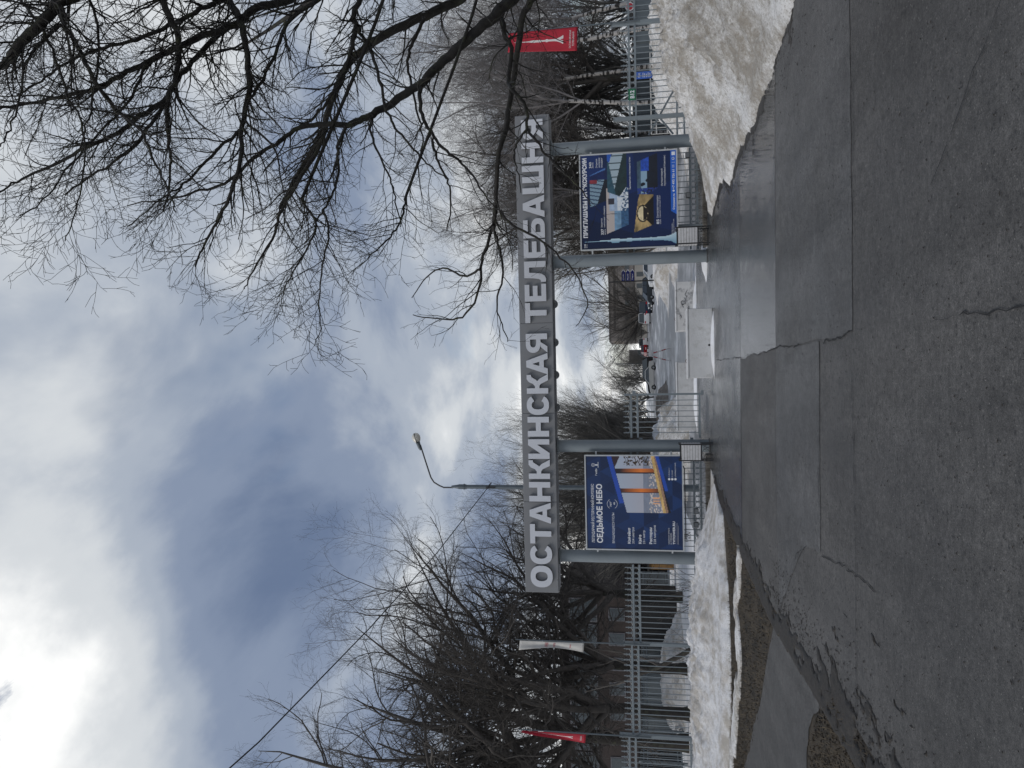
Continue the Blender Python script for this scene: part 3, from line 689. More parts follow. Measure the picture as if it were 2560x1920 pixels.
mb = MB(); mb.box(1.13, 1.26, -0.028, 0.028, 0.13, 0.2); mb.build('drop_bolt', STEEL, gl)
mb = MB(); mb.box(1.19, 1.27, -0.02, 0.02, 1.86, 1.95); mb.build('catch', STEEL, gl)
mb = MB(); mb.box(-0.05, 0.03, -0.02, 0.02, 0.40, 0.48); mb.box(-0.05, 0.03, -0.02, 0.02, 1.70, 1.78); mb.build('hinge', STEEL, gl)
mb = MB(); mb.tube([(0.02, -0.01, 2.2), (1.15, -0.01, 0.18)], 0.001, 3)

# ------------------------------------------------------------------ billboards
def tintmat(name, rough=0.35):
    m = bpy.data.materials.new(name); m.use_nodes = True; nt = m.node_tree; b = nt.nodes['Principled BSDF']
    a = nt.nodes.new('ShaderNodeAttribute'); a.attribute_name = 'tint'; nt.links.new(a.outputs['Color'], b.inputs['Base Color']); b.inputs['Roughness'].default_value = rough
    return m
PRINT = tintmat('printed_vinyl', 0.33)
WHITE = mat('white_print', (0.72, 0.74, 0.78), 0.4, var=0.02)
PALE = mat('pale_blue_print', (0.42, 0.47, 0.56), 0.4, var=0.02)
def S(r, g, b, k=1.1): return np.array(lin(r, g, b, k))
def inpoly(px, py, poly):
    c = np.zeros(px.shape, bool); n = len(poly); j = n-1
    for i in range(n):
        xi, yi = poly[i]; xj, yj = poly[j]
        with np.errstate(divide='ignore', invalid='ignore'):
            q = ((yi > py) != (yj > py)) & (px < (xj-xi)*(py-yi)/(yj-yi+1e-12)+xi)
        c ^= q; j = i
    return c
class Art:
    def __init__(s, n, m, w, h):
        s.n, s.m, s.w, s.h = n, m, w, h
        s.px, s.py = np.meshgrid((np.arange(n)+.5)/n, (np.arange(m)+.5)/m, indexing='ij'); s.c = np.zeros((n, m, 3))
    def fill(s, mask, col, a=1.0):
        a = np.asarray(a)*mask
        s.c = s.c*(1-a[..., None])+np.asarray(col)*a[..., None]
    def poly(s, pts, col, a=1.0): s.fill(inpoly(s.px, s.py, pts), col, a)
    def build(s, name, parent, x0, z1, y):
        n, m = s.n, s.m
        xs = x0+np.arange(n+1)/n*s.w; zs = z1-np.arange(m+1)/m*s.h
        X, Z = np.meshgrid(xs, zs, indexing='ij'); V = np.stack([X, np.full_like(X, y), Z], -1).reshape(-1, 3)
        i = np.arange(n)[:,None]*(m+1); j = np.arange(m)[None,:]
        Q = np.stack([i+j, i+j+1, i+m+2+j, i+m+1+j], -1).reshape(-1, 4)
        me = np_mesh(name, V, Q, PRINT, False)
        ca = me.color_attributes.new('tint', 'FLOAT_COLOR', 'CORNER')
        c = np.repeat(s.c.reshape(-1, 3), 4, 0); c4 = np.concatenate([c, np.ones((len(c), 1))], 1).astype(np.float32)
        ca.data.foreach_set('color', c4.ravel()); return link(name, me, parent)
def billboard(name, label, s0, s1, z0, z1, off):
    r = empty(name, G(s0, off, 0), YW, label, 'billboard')
    w = s1-s0
    mb = MB(); mb.box(0.01, w-0.01, 0.0, 0.09, z0+0.01, z1-0.01); mb.build('box', GAL, r)
    for nm, a in (('frame', (0, w, z1-0.035, z1)), ('frame', (0, w, z0, z0+0.035)), ('frame', (0, 0.035, z0+.0355, z1-.0355)), ('frame', (w-0.035, w, z0+.0355, z1-.0355))):
        mb = MB(); mb.box(a[0], a[1], -0.02, 0.005, a[2], a[3], 0, 0.003); mb.build(nm, GAL, r)
    for x in (0.15, w-0.15):
        for z in (z0+0.3, z1-0.3):
            mb = MB(); mb.box(-0.08 if x < 1 else w-0.0105, 0.0095 if x < 1 else w+0.08, 0.09, 0.12, z-.02, z+.02); mb.build('bracket', GAL, r)
    return r, w
def words(parent, w, h, x0, z1, items, m, name='lettering', y=-0.004):
    for body, px0, px1, py0, py1, bold in items:
        mb = MB()
        P, Fs = text_mesh(body, (py1-py0)*h, bold, (px1-px0)*w if px1 else None)
        if len(P) == 0: continue
        P = P+np.array([x0+px0*w, y, z1-py1*h]); mb.add(P, Fs); mb.build(name, m, parent)

# restaurant billboard (left)
b1, w1 = billboard('billboard', 'dark blue billboard advertising a restaurant with a window view photo', -4.39, -1.88, 0.68, 3.215, -0.17)
W1, H1 = w1-0.07, 3.215-0.68-0.07
A = Art(150, 150, W1, H1); A.c[:] = S(20, 44, 86)
rr = random.Random(4); q = 0.167
for r_ in range(-1, 8):
    for c_ in range(-1, 8):
        x = c_*q*1.0+(q/2 if r_ % 2 else 0); y = r_*q*0.9
        up = [(x, y+q*.9), (x+q, y+q*.9), (x+q/2, y)]; dn = [(x+q/2, y), (x+1.5*q, y), (x+q, y+q*.9)]
        for p in (up, dn):
            t = rr.random(); A.poly(p, S(14, 31, 64)*(1-t)+S(28, 58, 108)*t, 0.75)
pic = [(1.0, .272), (.395, .424), (.39, .885), (.62, .82), (1.0, .73)]
mk = inpoly(A.px, A.py, pic)
nz = fbm(A.px*26, A.py*60, 4); nz2 = fbm(A.px*60+4, A.py*90, 3)
vv = np.clip((A.py-.30)/(.78-.30), 0, 1)[..., None]
skyc = S(165, 178, 196)*(1-vv)+S(178, 172, 178)*vv
city = S(96, 112, 134)*(0.55+0.9*nz[..., None])
img = np.where((A.py > .60)[..., None], skyc*.35+city*.65, skyc)
img = np.where(((nz2 > .56) & (A.py > .66))[..., None], S(214, 200, 190), img)
img = np.where(((A.py > .70) & (A.py < .77) & (A.px > .47) & (A.px < .56) & (np.sin(A.px*220) > 0))[..., None], S(226, 170, 130), img)
for c_ in (.635, .845):                                       # window mullions glowing in the sunset
    d = np.abs(A.px-c_); t = np.clip(1-np.abs(A.py-.58)/.22, 0, 1)[..., None]
    col = S(40, 36, 44)*(1-t)+S(226, 124, 52)*t
    img = np.where((d < .020)[..., None], col, img); img = np.where((np.abs(A.px-c_+.026) < .005)[..., None], S(30, 34, 44), img)
tl = .80+(A.px-.40)*-.20                                      # table edge
img = np.where((A.py > tl)[..., None], S(206, 172, 112)*(0.6+.8*nz[..., None]), img)
img = np.where((A.py > tl+.03)[..., None], S(150, 120, 100)*(0.5+nz2[..., None]), img)
img = np.where((A.py > tl+.055)[..., None], S(28, 28, 34), img)
img = np.where(((A.px > .8) & (A.py < .27+(A.px-.8)*.44))[..., None], S(52, 36, 44), img)
img = np.where(((A.px > .90) & (A.py > .40) & (A.py < .66) & (nz2 > .52))[..., None], S(58, 46, 34), img)
A.fill(mk, img)
A.poly([(.10+.885, .225), (.49, .35), (.493, .396), (1.0, .268), (1.0, .222)], S(40, 76, 168))
A.poly([(1.0, .725), (1.0, .762), (.625, .857), (.63, .822)], S(40, 76, 168))
A.build('poster', b1, 0.035, 3.215-0.035, -0.0015)
words(b1, W1, H1, 0.035, 3.18, [
    ('ЛЕГЕНДАРНЫЙ РЕСТОРАННЫЙ КОМПЛЕКС', .065, .70, .052, .080, .012), ('СЕДЬМОЕ НЕБО', .062, .70, .108, .165, .035), ('ВРАЩАЮЩИЕСЯ ПОЛЫ', .062, .39, .268, .292, .0),
    ('Кофейня', .06, .228, .430, .458, .03), ('334 метра', .06, .236, .474, .498, 0), ('Кафе', .06, .158, .543, .571, .03), ('331 метр', .06, .205, .586, .610, 0),
    ('Ресторан', .06, .238, .655, .683, .03), ('328 метров', .06, .262, .698, .722, 0), ('УЗНАЙТЕ КАК ПОПАСТЬ', .06, .235, .851, .863, .0), ('НА ТЕЛЕБАШНЮ', .06, .18, .872, .884, .0), ('TVTOWER.RU', .06, .305, .897, .921, .03),
    ('+7 495 926 61 11', .775, .875, .862, .874, .0), ('TV_TOWER', .775, .85, .894, .906, .0), ('OSTANKINO.TVTOWER', .775, .93, .926, .938, .0),
    ('360°', .455, .515, .245, .264, .01), ('40', .475, .505, .285, .302, .02), ('7 небо', .79, .865, .098, .118, .02)], WHITE)
mb = MB()
def ringmark(cx, cy, r, t, a0=0, a1=360, n=20, ys=-0.0045):
    p = []
    for i in range(n+1):
        a = math.radians(a0+(a1-a0)*i/n); p.append((math.cos(a), math.sin(a)))
    v = []; X = lambda u: 0.035+u*W1; Z = lambda u: 3.18-u*H1
    for c, s in p: v += [(X(cx)+c*r, ys, Z(cy)+s*r), (X(cx)+c*(r-t), ys, Z(cy)+s*(r-t))]
    mb.add(v, [(2*i, 2*i+1, 2*i+3, 2*i+2) for i in range(n)])
ringmark(.485, .272, .135, .008, 30, 150); ringmark(.485, .272, .135, .008, 210, 330)
ringmark(.905, .078, .045, .008); ringmark(.905, .078, .022, .006); mb.box(0.035+.898*W1, .035+.912*W1, -.0045, -.004, 3.18-.125*H1, 3.18-.098*H1); mb.box(0.035+.875*W1, .035+.938*W1, -.0045, -.004, 3.18-.133*H1, 3.18-.128*H1)
for y in (.868, .900, .932): ringmark(.755, y, .030, .03)
mb.box(.035+.06*W1, .035+.29*W1, -.0045, -.004, 3.18-.942*H1, 3.18-.9405*H1); mb.box(.035+.06*W1, .035+.26*W1, -.0045, -.004, 3.18-.955*H1, 3.18-.9535*H1)
mb.build('logo', WHITE, b1)
mb = MB(); mb.tube([(0.35, -0.03, 0.672), (0.36, -0.05, 0.62), (0.37, -0.05, 0.64), (w1-.35, -0.05, 0.655), (w1-.28, -0.04, 0.69)], 0.014, 6); mb.build('light_strip', BLACK, b1)

# excursion billboard (right)
b2, w2 = billboard('billboard', 'royal blue billboard advertising tower excursions with a pale tower drawing', 3.425, 5.89, 0.72, 3.205, -0.17)
W2, H2 = w2-0.07, 3.205-0.72-0.07
A = Art(156, 156, W2, H2); A.c[:] = S(0, 28, 72)
A.poly([(0, 0), (.35, 0), (.15, .55), (0, .5)], S(0, 22, 58)); A.poly([(.55, .45), (1, .3), (1, .55), (.6, .6)], S(2, 34, 86)); A.poly([(.2, .82), (.6, .68), (.7, 1), (.15, 1)], S(2, 32, 82)); A.poly([(.7, .06), (1, .0), (1, .2), (.85, .25)], S(4, 38, 94))
n1 = fbm(A.px*30, A.py*30, 4)[..., None]; n2 = fbm(A.px*70+3, A.py*70, 3)[..., None]; n3 = fbm(A.px*14+9, A.py*40, 3)[..., None]
px, py = A.px[..., None], A.py[..., None]
imA = np.where(np.sin(px*150+py*30) > .55, S(60, 84, 110), S(140, 168, 188)); imA = np.where(py > .21+.3*(px-.6), S(22, 30, 44), imA); imA = np.where((px > .70) & (py < .17), S(150, 54, 66)*(.5+n1), imA); imA = np.where(px > .74, S(14, 34, 86)*(.6+n1), imA)
A.poly([(.45, .093), (.785, .093), (.86, .265), (.52, .265)], S(70, 110, 170)); A.fill(inpoly(A.px, A.py, [(.45, .096), (.78, .096), (.85, .292), (.52, .30)]), imA*.75)
imB = np.where(py < .355, S(196, 186, 182), S(120, 158, 190)*(.5+n1)); imB = np.where(py > .42, S(60, 100, 140)*(.4+1.1*n2), imB)
imB = np.where((px > .40) & (px < .60) & (py > .30) & (py < .43), S(176, 196, 222)*(.6+.7*n1), imB); imB = np.where((px > .40) & (py > .385) & (n2 > .46), S(226, 232, 238), imB); imB = np.where((px > .47) & (px < .53) & (py < .355) & (py > .29), S(60, 60, 72), imB)
A.fill(inpoly(A.px, A.py, [(.155, .268), (.64, .268), (.64, .50), (.245, .50)]), imB*.8)
imC = np.where(np.sin(py*0+px*85) > .80, S(78, 96, 104), S(178, 198, 210)); imC = np.where(py > .40+.25*(px-.8), S(30, 52, 56)*(.6+n1), imC); imC = np.where(py < .30+.14*(.9-px)*1.5, S(52, 92, 110)*(.5+n1), imC)
A.fill(inpoly(A.px, A.py, [(.60, .285), (.91, .285), (1.0, .34), (1.0, .49), (.66, .49), (.55, .41)]), imC*.72)
A.poly([(.93, .285), (1.0, .285), (1.0, .33), (.91, .305)], S(36, 84, 170))
gd = np.sqrt(((px-.355)/.092)**2+((py-.650)/.062)**2)
ray_ = fbm(np.arctan2(A.py-.64, A.px-.345)*5+9, gd[..., 0]*1.5, 3)[..., None]; imD = S(186, 160, 110)*(.15+1.3*ray_); imD = imD*np.clip(1.5-.38*gd, .2, 1.2); imD = np.where((np.abs(px-.37) < (py-.60)*1.0) & (py > .675), S(14, 12, 12), imD); imD = np.where(gd < 1.0, S(40, 32, 26), imD); imD = np.where(gd < .84, S(226, 210, 170)*(.6+.7*n1), imD); imD = np.where((gd < .82) & (py > .655), S(22, 18, 18), imD); imD = np.where((np.abs(px-.345) < .004) & (py < .6), S(60, 46, 30), imD)
A.fill(inpoly(A.px, A.py, [(.155, .555), (.49, .60), (.56, .62), (.55, .765), (.235, .765)]), imD)
imE = S(16, 26, 44)*(.6+.8*n1); imE = np.where((py > .62) & (py < .70) & (n1 > .42), S(150, 182, 206), imE); imE = np.where((px > .80) & (py > .62) & (py < .72), S(40, 84, 190)*(.5+n2), imE); imE = np.where((py < .635), S(70, 96, 116)*(.5+n1), imE); imE = np.where((px < .62) & (n2 > .5), S(40, 66, 150), imE)
A.fill(inpoly(A.px, A.py, [(.555, .595), (.90, .595), (.985, .81), (.62, .81), (.555, .70)]), imE*.75)
A.poly([(.365, .945), (1.0, .945), (1.0, 1.0), (.33, 1.0)], S(30, 92, 186))
tw = np.interp(A.py, [.02, .05, .10, .27, .275, .31, .32, .40, .405, .47, .48, .53, .54, .72, .88, .94, 1.0], [.001, .003, .004, .005, .010, .011, .022, .022, .012, .012, .018, .018, .011, .013, .022, .034, .065])
tw = tw+.006*(np.abs(A.py-.62) < .004)+.006*(np.abs(A.py-.73) < .006)
sh = np.clip((A.px-.082)/np.maximum(tw, 1e-4)*.5+.5, 0, 1)[..., None]
A.fill((np.abs(A.px-.082) < tw) & (A.py > .03), S(120, 160, 184)*(1-sh)+S(190, 214, 224)*sh)
A.build('poster', b2, 0.035, 3.205-0.035, -0.0015)
words(b2, W2, H2, 0.035, 3.17, [
    ('ПРИГЛАШАЕМ НА ЭКСКУРСИИ', .125, .975, .022, .064, .045), ('340', .865, .93, .092, .118, .01), ('метров', .865, .925, .124, .138, .0),
    ('Открытая', .865, .96, .162, .180, 0), ('смотровая', .865, .97, .190, .208, 0), ('площадка*', .865, .97, .216, .234, 0),
    ('337', .150, .212, .207, .235, .02), ('метров', .150, .208, .243, .257, 0), ('Закрытая', .228, .325, .207, .223, 0), ('смотровая площадка', .228, .455, .236, .252, 0),
    ('Знаменитые стеклянные полы', .615, .957, .510, .528, 0), ('85', .235, .285, .790, .818, .02), ('метров', .235, .283, .825, .837, 0), ('Смотровая площадка', .30, .535, .792, .812, 0), ('Специальный экскурсионный объект', .30, .535, .822, .833, 0),
    ('Интерактивный', .635, .815, .842, .860, 0), ('Мультимедийный Комплекс', .635, .955, .872, .890, 0),
    ('540', .015, .058, .024, .044, .01), ('метров', .015, .055, .048, .058, 0), ('tvtower.ru', .405, .545, .958, .984, .02), ('+7 495 926 61 11', .595, .845, .958, .982, .02), ('6+', .90, .928, .962, .980, 0),
    ('Работаем ежедневно', .115, .24, .945, .955, 0), ('экскурсии и билеты на сайте', .115, .28, .962, .972, 0), ('и в кассах', .115, .19, .978, .988, 0)], WHITE)
mb = MB()
def disc(cx, cy, r, t, n=18):
    v = [];
    for i in range(n+1):
        a = 2*math.pi*i/n; v += [(.035+cx*W2+math.cos(a)*r, -.0045, 3.17-cy*H2+math.sin(a)*r), (.035+cx*W2+math.cos(a)*(r-t), -.0045, 3.17-cy*H2+math.sin(a)*(r-t))]
    mb.add(v, [(2*i, 2*i+1, 2*i+3, 2*i+2) for i in range(n)])
disc(.39, .971, .026, .010); disc(.577, .971, .026, .026); disc(.914, .971, .036, .006)
mb.box(.035+.948*W2, .035+.985*W2, -.0045, -.004, 3.17-.99*H2, 3.17-.955*H2); mb.box(.035+.872*W2, .035+.875*W2, -.0045, -.004, 3.17-.99*H2, 3.17-.955*H2)
mb.build('logo', WHITE, b2)

def floodlight(s, z, label):
    r = empty('floodlight', G(s, -0.02, z), YW, label, 'floodlight', 'floodlights under the billboards')
    mb = MB(); mb.box(-0.07, 0.07, -0.12, -0.03, -0.05, 0.06, 0, 0.01); mb.build('housing', BLACK, r)
    mb = MB(); mb.box(-0.058, 0.058, -0.124, -0.1195, -0.04, 0.05); mb.build('lens', glass('lens_glass', (0.10, 0.11, 0.12)), r)
    mb = MB(); mb.tube([(-0.085, -0.07, 0.0), (-0.085, -0.07, 0.11), (0.085, -0.07, 0.11), (0.085, -0.07, 0.0)], 0.008, 6); mb.box(-0.02, 0.02, -0.07, 0.145, 0.09, 0.105); mb.build('yoke', GAL, r)
floodlight(5.72, 0.46, 'small black floodlight on the railing under the excursion billboard'); floodlight(4.72, 0.46, 'small black floodlight on the railing under the excursion billboard')
floodlight(-3.35, 0.36, 'small black floodlight on the railing under the restaurant billboard'); floodlight(-3.70, 0.36, 'small black floodlight on the railing under the restaurant billboard')
for s0, s1, lab in ((-4.4, -1.9, 'low concrete plinth under the railing below the restaurant billboard'), (3.42, 5.9, 'low concrete plinth under the railing below the excursion billboard')):
    mb = MB(); mb.box(0, s1-s0, -0.12, 0.12, -0.02, 0.10, 0, 0.01); tag(mb.build('concrete_plinth', mat('old_concrete', (0.15, 0.14, 0.125), 0.9, var=0.25, scale=5, bump=0.5), None, G(s0, 0.15), YW), lab, 'plinth')
for s0, s1, sd, lab in ((3.45, 5.6, 1, 'dry dark weeds along the foot of the excursion billboard railing'), (-4.3, -2.0, 2, 'dry dark weeds along the foot of the restaurant billboard railing')):
    r = random.Random(sd); T = Tubes()
    for i in range(90):
        x, y, _ = G(r.uniform(s0, s1), r.uniform(-0.22, 0.05)); h = r.uniform(.08, .35); a = r.uniform(0, 6.28); b = r.uniform(.02, .15)
        T.add([(x, y, -.01), (x+b*.4*math.cos(a), y+b*.4*math.sin(a), h*.6), (x+b*math.cos(a), y+b*math.sin(a), h)], [.004, .003, .001], 3)
    tag(link('dead_weeds', T.mesh('dead_weeds', mat('dead_weed', (0.045, 0.035, 0.022), 0.9, var=0.4))), lab, 'weeds', kind='stuff')

# ------------------------------------------------------------------ litter bins
SLAT = mat('white_slat', (0.56, 0.56, 0.57), 0.6, var=0.10, scale=9, stain=(0.42, 0.41, 0.40), sscale=12)
def litter_bin(x, y, label):
    r = empty('litter_bin', (x, y, 0), YW*0.5, label, 'litter bin')
    w, d, H = 0.20, 0.17, 0.80
    for sx in (-1, 1):
        for sy in (-1, 1):
            mb = MB(); mb.box(sx*w-.014, sx*w+.014, sy*d-.014, sy*d+.014, 0, H, 0, .003); mb.lathe([(.004, H+.03), (.016, H+.02), (.016, H+.008), (.012, H)], 8, (sx*w, sy*d, 0)); mb.build('post', BLACK, r)
    for z in (.285, .775):
        for sy in (-1, 1): mb = MB(); mb.box(-w+.014, w-.014, sy*d-.01, sy*d+.01, z-.012, z+.012); mb.build('frame_rail', BLACK, r)
        for sx in (-1, 1): mb = MB(); mb.box(sx*w-.01, sx*w+.01, -d+.014, d-.014, z-.012, z+.012); mb.build('frame_rail', BLACK, r)
    for sy in (-1, 1): mb = MB(); mb.box(-w+.014, w-.014, sy*d-.008, sy*d+.008, .03, .045); mb.build('frame_rail', BLACK, r)
    n = 7
    for i in range(n):
        z0 = .302+i*(.458/n); z1 = z0+.458/n-.007
        for sy in (-1, 1): mb = MB(); mb.box(-w+.017, w-.017, sy*(d+.004)-.008, sy*(d+.004)+.008, z0, z1, 0, .003); mb.build('slat', SLAT, r)
        for sx in (-1, 1): mb = MB(); mb.box(sx*(w+.004)-.008, sx*(w+.004)+.008, -d+.017, d-.017, z0, z1, 0, .003); mb.build('slat', SLAT, r)
    mb = MB(); mb.box(-w+.02, w-.02, -d+.02, d-.02, .29, .74); mb.build('liner', mat('zinc_liner', (.12, .12, .125), .5, .4), r)
    for sx in (-1, 1):                                                  # forged scrolls under the slats
        pts = [(sx*(.02+.0*t)+sx*(.075*(1-t)*math.cos(t*9.4)+.09), -d, .155+.085*(1-t*.9)*math.sin(t*9.4)) for t in [i/26 for i in range(27)]]
        mb = MB(); mb.tube(pts, .0065, 5); mb.tube([(sx*.005, -d, .05), (sx*.05, -d, .12), (sx*.16, -d, .20), (sx*.185, -d, .265)], .0065, 5); mb.tube([(sx*.01, -d, .26), (sx*.07, -d, .235), (sx*.14, -d, .10), (sx*.185, -d, .06)], .0065, 5); mb.build('scroll', BLACK, r)
    return r
litter_bin(-1.74, 19.42, 'white-slatted litter bin on black forged legs beside the restaurant billboard')
litter_bin(3.56, 19.38, 'white-slatted litter bin on black forged legs beside the excursion billboard')

# ------------------------------------------------------------------ concrete blocks in the gateway
CONC = mat('whitewashed_concrete', (0.56, 0.565, 0.57), 0.85, var=0.07, scale=3, bump=0.35, bscale=25, stain=(0.44, 0.44, 0.43), sscale=5.0)
CONC2 = mat('worn_whitewash', (0.64, 0.64, 0.64), 0.85, var=0.08, scale=3, bump=0.35, bscale=25, stain=(0.17, 0.175, 0.185), sscale=3.5)
def block(x0, x1, y0, y1, h, label, m, rz=0.0, lid=True):
    cx, cy = (x0+x1)/2, (y0+y1)/2; a, b = (x1-x0)/2, (y1-y0)/2
    r = empty('concrete_block', (cx, cy, 0), rz, label, 'concrete block')
    mb = MB(); mb.box(-a, a, -b, b, 0.0, h-.03, 0, .012)
    mb.build('body', m, r)
    mb = MB(); mb.box(-a-.012, a+.012, -b-.012, b+.012, h-.03, h+.005, 0, .008); mb.build('top_slab', m, r)
    if lid:
        mb = MB(); mb.lathe([(.026, -.002), (.026, .001)], 16, axis='y'); h_ = mb.build('lifting_hole', mat('hole', (.008, .008, .008), .9), r, (-a*.06, -b-.002, .09))
    mb = MB(); mb.tube([(-a*.55, 0, h), (-a*.55, 0, h+.02), (-a*.50, 0, h+.03), (-a*.45, 0, h+.02), (-a*.45, 0, h)], .006, 6); mb.build('lifting_loop', mat('rust', (.10, .045, .02), .9, var=.4), r)
    return r
block(0.07, 1.74, 18.9, 19.46, 0.60, 'whitewashed concrete block standing alone in the middle of the gateway', CONC)
block(1.62, 3.20, 25.2, 25.8, 0.61, 'concrete block with flaking dark paint and scribbles behind the gateway', CONC2, 0, False)
block(-1.62, 0.62, 25.7, 26.3, 0.60, 'long plain white concrete block behind the open gate leaf', CONC, 0.02, False)
for i, (cx, cy, rx, ry, h) in enumerate(((0.9, 18.72, 1.0, .20, .06), (3.2, 20.6, .7, .5, .10), (2.4, 24.9, .9, .25, .08), (-.6, 25.3, 1.2, .3, .08))):
    heap('snow_scrap', ['thin scraps of ice along the foot of the lone concrete block', 'melting ice patch beside the pillar of the excursion billboard', 'snow scraps at the foot of the flaking concrete block', 'snow scraps at the foot of the long white block'][i], cx-rx, cx+rx, cy-ry, cy+ry, .04, blob(cx, cy, rx, ry, h, i*2.3+1), SNOW, cut=0.0)
# faded paint scribbles on the flaking block
r_ = random.Random(8)
for k in range(7):
    x = 1.75+r_.random()*1.2; z = .18+r_.random()*.3; pts = []
    for i in range(9): pts.append((x+i*.022*r_.uniform(.4, 1.4), 25.193, z+r_.uniform(-.05, .05)))
    mb = MB(); mb.tube(pts, .007, 4); o_ = mb.build('scribble', mat('old_spray_paint', (.10, .105, .115), .8), [o for o in bpy.data.objects if o.name == 'concrete_block.001'][0])
    o_.location = (-2.41, -25.5, 0)

# ------------------------------------------------------------------ street lamp and overhead cable
GALV = mat('galvanised_pole', (0.10, 0.12, 0.135), 0.45, 0.2, var=0.10, scale=3)
lamp = empty('street_lamp', (-3.40, 25.0, 0), 0, 'grey street lamp with a long curved arm behind the restaurant billboard', 'street lamp')
mb = MB(); mb.tube([(0, 0, -.05), (0, 0, 2.0), (0, 0, 3.0)], [.11, .10, .10], 14); mb.tube([(0, 0, 3.0), (0, 0, 7.62)], [.078, .066], 14); mb.build('pole', GALV, lamp)
mb = MB(); mb.tube([(0, 0, 7.55), (0, 0, 7.80)], [.082, .082], 12); mb.tube([(0, 0, 7.80), (0, 0, 8.05)], [.075, .035], 12); mb.tube([(0, 0, 7.60), (0, 0, 7.63)], .10, 12); mb.build('collar', GALV, lamp)
mb = MB(); mb.box(-.03, .03, -.12, -.06, 6.55, 6.85); mb.tube([(0, -.07, 6.78), (.1, -.1, 6.74), (.15, -.1, 6.66)], .012, 6); mb.build('cable_clamp', BLACK, lamp)
arm = [(-.03, 0, 8.0), (-.03, 0, 8.32), (.03, 0, 8.47), (.14, 0, 8.655), (.30, 0, 8.76), (.48, 0, 8.82), (.95, 0, 8.97), (1.40, 0, 9.11)]
mb = MB(); mb.tube(arm, .026, 8); am = mb.build('arm', mat('arm_paint', (.05, .052, .056), .5), lamp)
mb = MB(); mb.tube([(1.22, 0, 9.09), (1.30, 0, 9.13), (1.50, 0, 9.20), (1.54, 0, 9.21)], [.035, .06, .075, .07], 10); mb.build('housing', GALV, lamp)
mb = MB(); mb.tube([(1.50, 0, 9.20), (1.58, 0, 9.23), (1.68, 0, 9.265), (1.76, 0, 9.285), (1.80, 0, 9.30)], [.09, .135, .145, .10, .03], 14); mb.build('lamp_shade', mat('milky_shade', (.62, .60, .54), .25, var=.06), lamp)
mb = MB(); mb.box(1.46, 1.79, -.15, .15, 9.235, 9.245); 
mb.v = [(x, y, z+(x-1.62)*.30+.003) for x, y, z in mb.v]; mb.build('rim', BLACK, lamp)
# the cable runs over the verge to a pole out of view, hanging in a shallow curve
def cable(points, r, label):
    P = []
    for (a, b) in zip(points[:-1], points[1:]):
        for i in range(14): P.append([a[k]+(b[k]-a[k])*i/14 for k in range(3)])
    P.append(points[-1]); mb = MB(); mb.tube(P, r, 6); return tag(mb.build('overhead_cable', CABLE), label, 'cable')
cable([(-3.27, 24.93, 6.68), (-4.55, 20.2, 7.25), (-5.26, 16.0, 7.60), (-5.95, 12.0, 8.10), (-6.3, 9.5, 8.55), (-6.75, 6.0, 9.4)], 0.013, 'black overhead cable strung from the street lamp up over the verge')

# ------------------------------------------------------------------ banners on the fence posts
RED = mat('red_banner', (0.42, 0.016, 0.035), 0.65, var=0.10, scale=5)
GREYFLAG = mat('white_banner', (0.50, 0.49, 0.47), 0.7, var=0.10, scale=4)
EMB = mat('banner_print', (0.70, 0.66, 0.66), 0.6, var=0.03)
REDP = mat('red_print', (0.40, 0.02, 0.04), 0.6)
def banner(s, off, label, cloth, width, z0, z1, wfun, kind, side=-1, text=()):
    r = empty('banner', G(s, off, 0), YW, label, 'banner')
    mb = MB(); mb.tube([(0, 0, 1.6), (0, 0, 3.0), (0, 0, z1+.12)], [.022, .020, .014], 8); mb.build('pole', GALV, r)
    for z in (2.35, 2.0): mb = MB(); mb.tube([(.0+.05*math.cos(a), .05*math.sin(a)-.02, z) for a in [i*math.pi/8 for i in range(16)]], .006, 5, 0, True, True); mb.build('clamp', GALV, r)
    n, k = 14, 30; V = []; Q = []
    for j in range(k+1):
        t = j/k; z = z0+(z1-z0)*t; w = width*wfun(t)
        for i in range(n+1):
            q = i/n; V.append((side*(.02+w*q), -.012-.07*math.sin(q*5+t*3.5)*q*(1.3-wfun(t)), z-.05*q*(1-t)*0+.03*q))
    for j in range(k):
        for i in range(n): a = j*(n+1)+i; Q.append((a, a+1, a+n+2, a+n+1))
    me = np_mesh('cloth', V, Q, cloth); cl = link('cloth', me, r)
    sol = cl.modifiers.new('thickness', 'SOLIDIFY'); sol.thickness = 0.002
    def P(q, t, y=-.006):                                         # point on the cloth
        w = width*wfun(t); return (side*(.02+w*q), -.012-.07*math.sin(q*5+t*3.5)*q*(1.3-wfun(t))+y, z0+(z1-z0)*t+.03*q)
    if kind == 'tower':
        mb = MB(); prof = [(.20, .19), (.24, .12), (.29, .06), (.33, .045), (.42, .04), (.425, .065), (.45, .065), (.455, .035), (.52, .035), (.525, .055), (.55, .055), (.60, .05), (.62, .06), (.66, .05), (.70, .025), (.80, .018), (.92, .006)]
        v = []
        for t, h in prof: v += [P(.5-h, t), P(.5+h, t)]
        mb.add(v, [(2*i, 2*i+1, 2*i+3, 2*i+2) for i in range(len(prof)-1)]); mb.build('emblem', EMB, cl)
        mb = MB(); mb.add([P(.46, .195, -.010), P(.54, .195, -.010), P(.5, .25, -.010)], [(0, 1, 2)]); mb.build('emblem', cloth, cl)
    for body, q0, q1, t0, t1, m in text:
        Pm, Fs = text_mesh(body, 1.0, .01, 1.0)
        mb = MB(); vv = [P(1-(q0+(q1-q0)*p[0]) if side < 0 else q0+(q1-q0)*p[0], t0+(t1-t0)*p[2]) for p in Pm]; mb.add(vv, Fs); mb.build('lettering', m, cl)
    return r
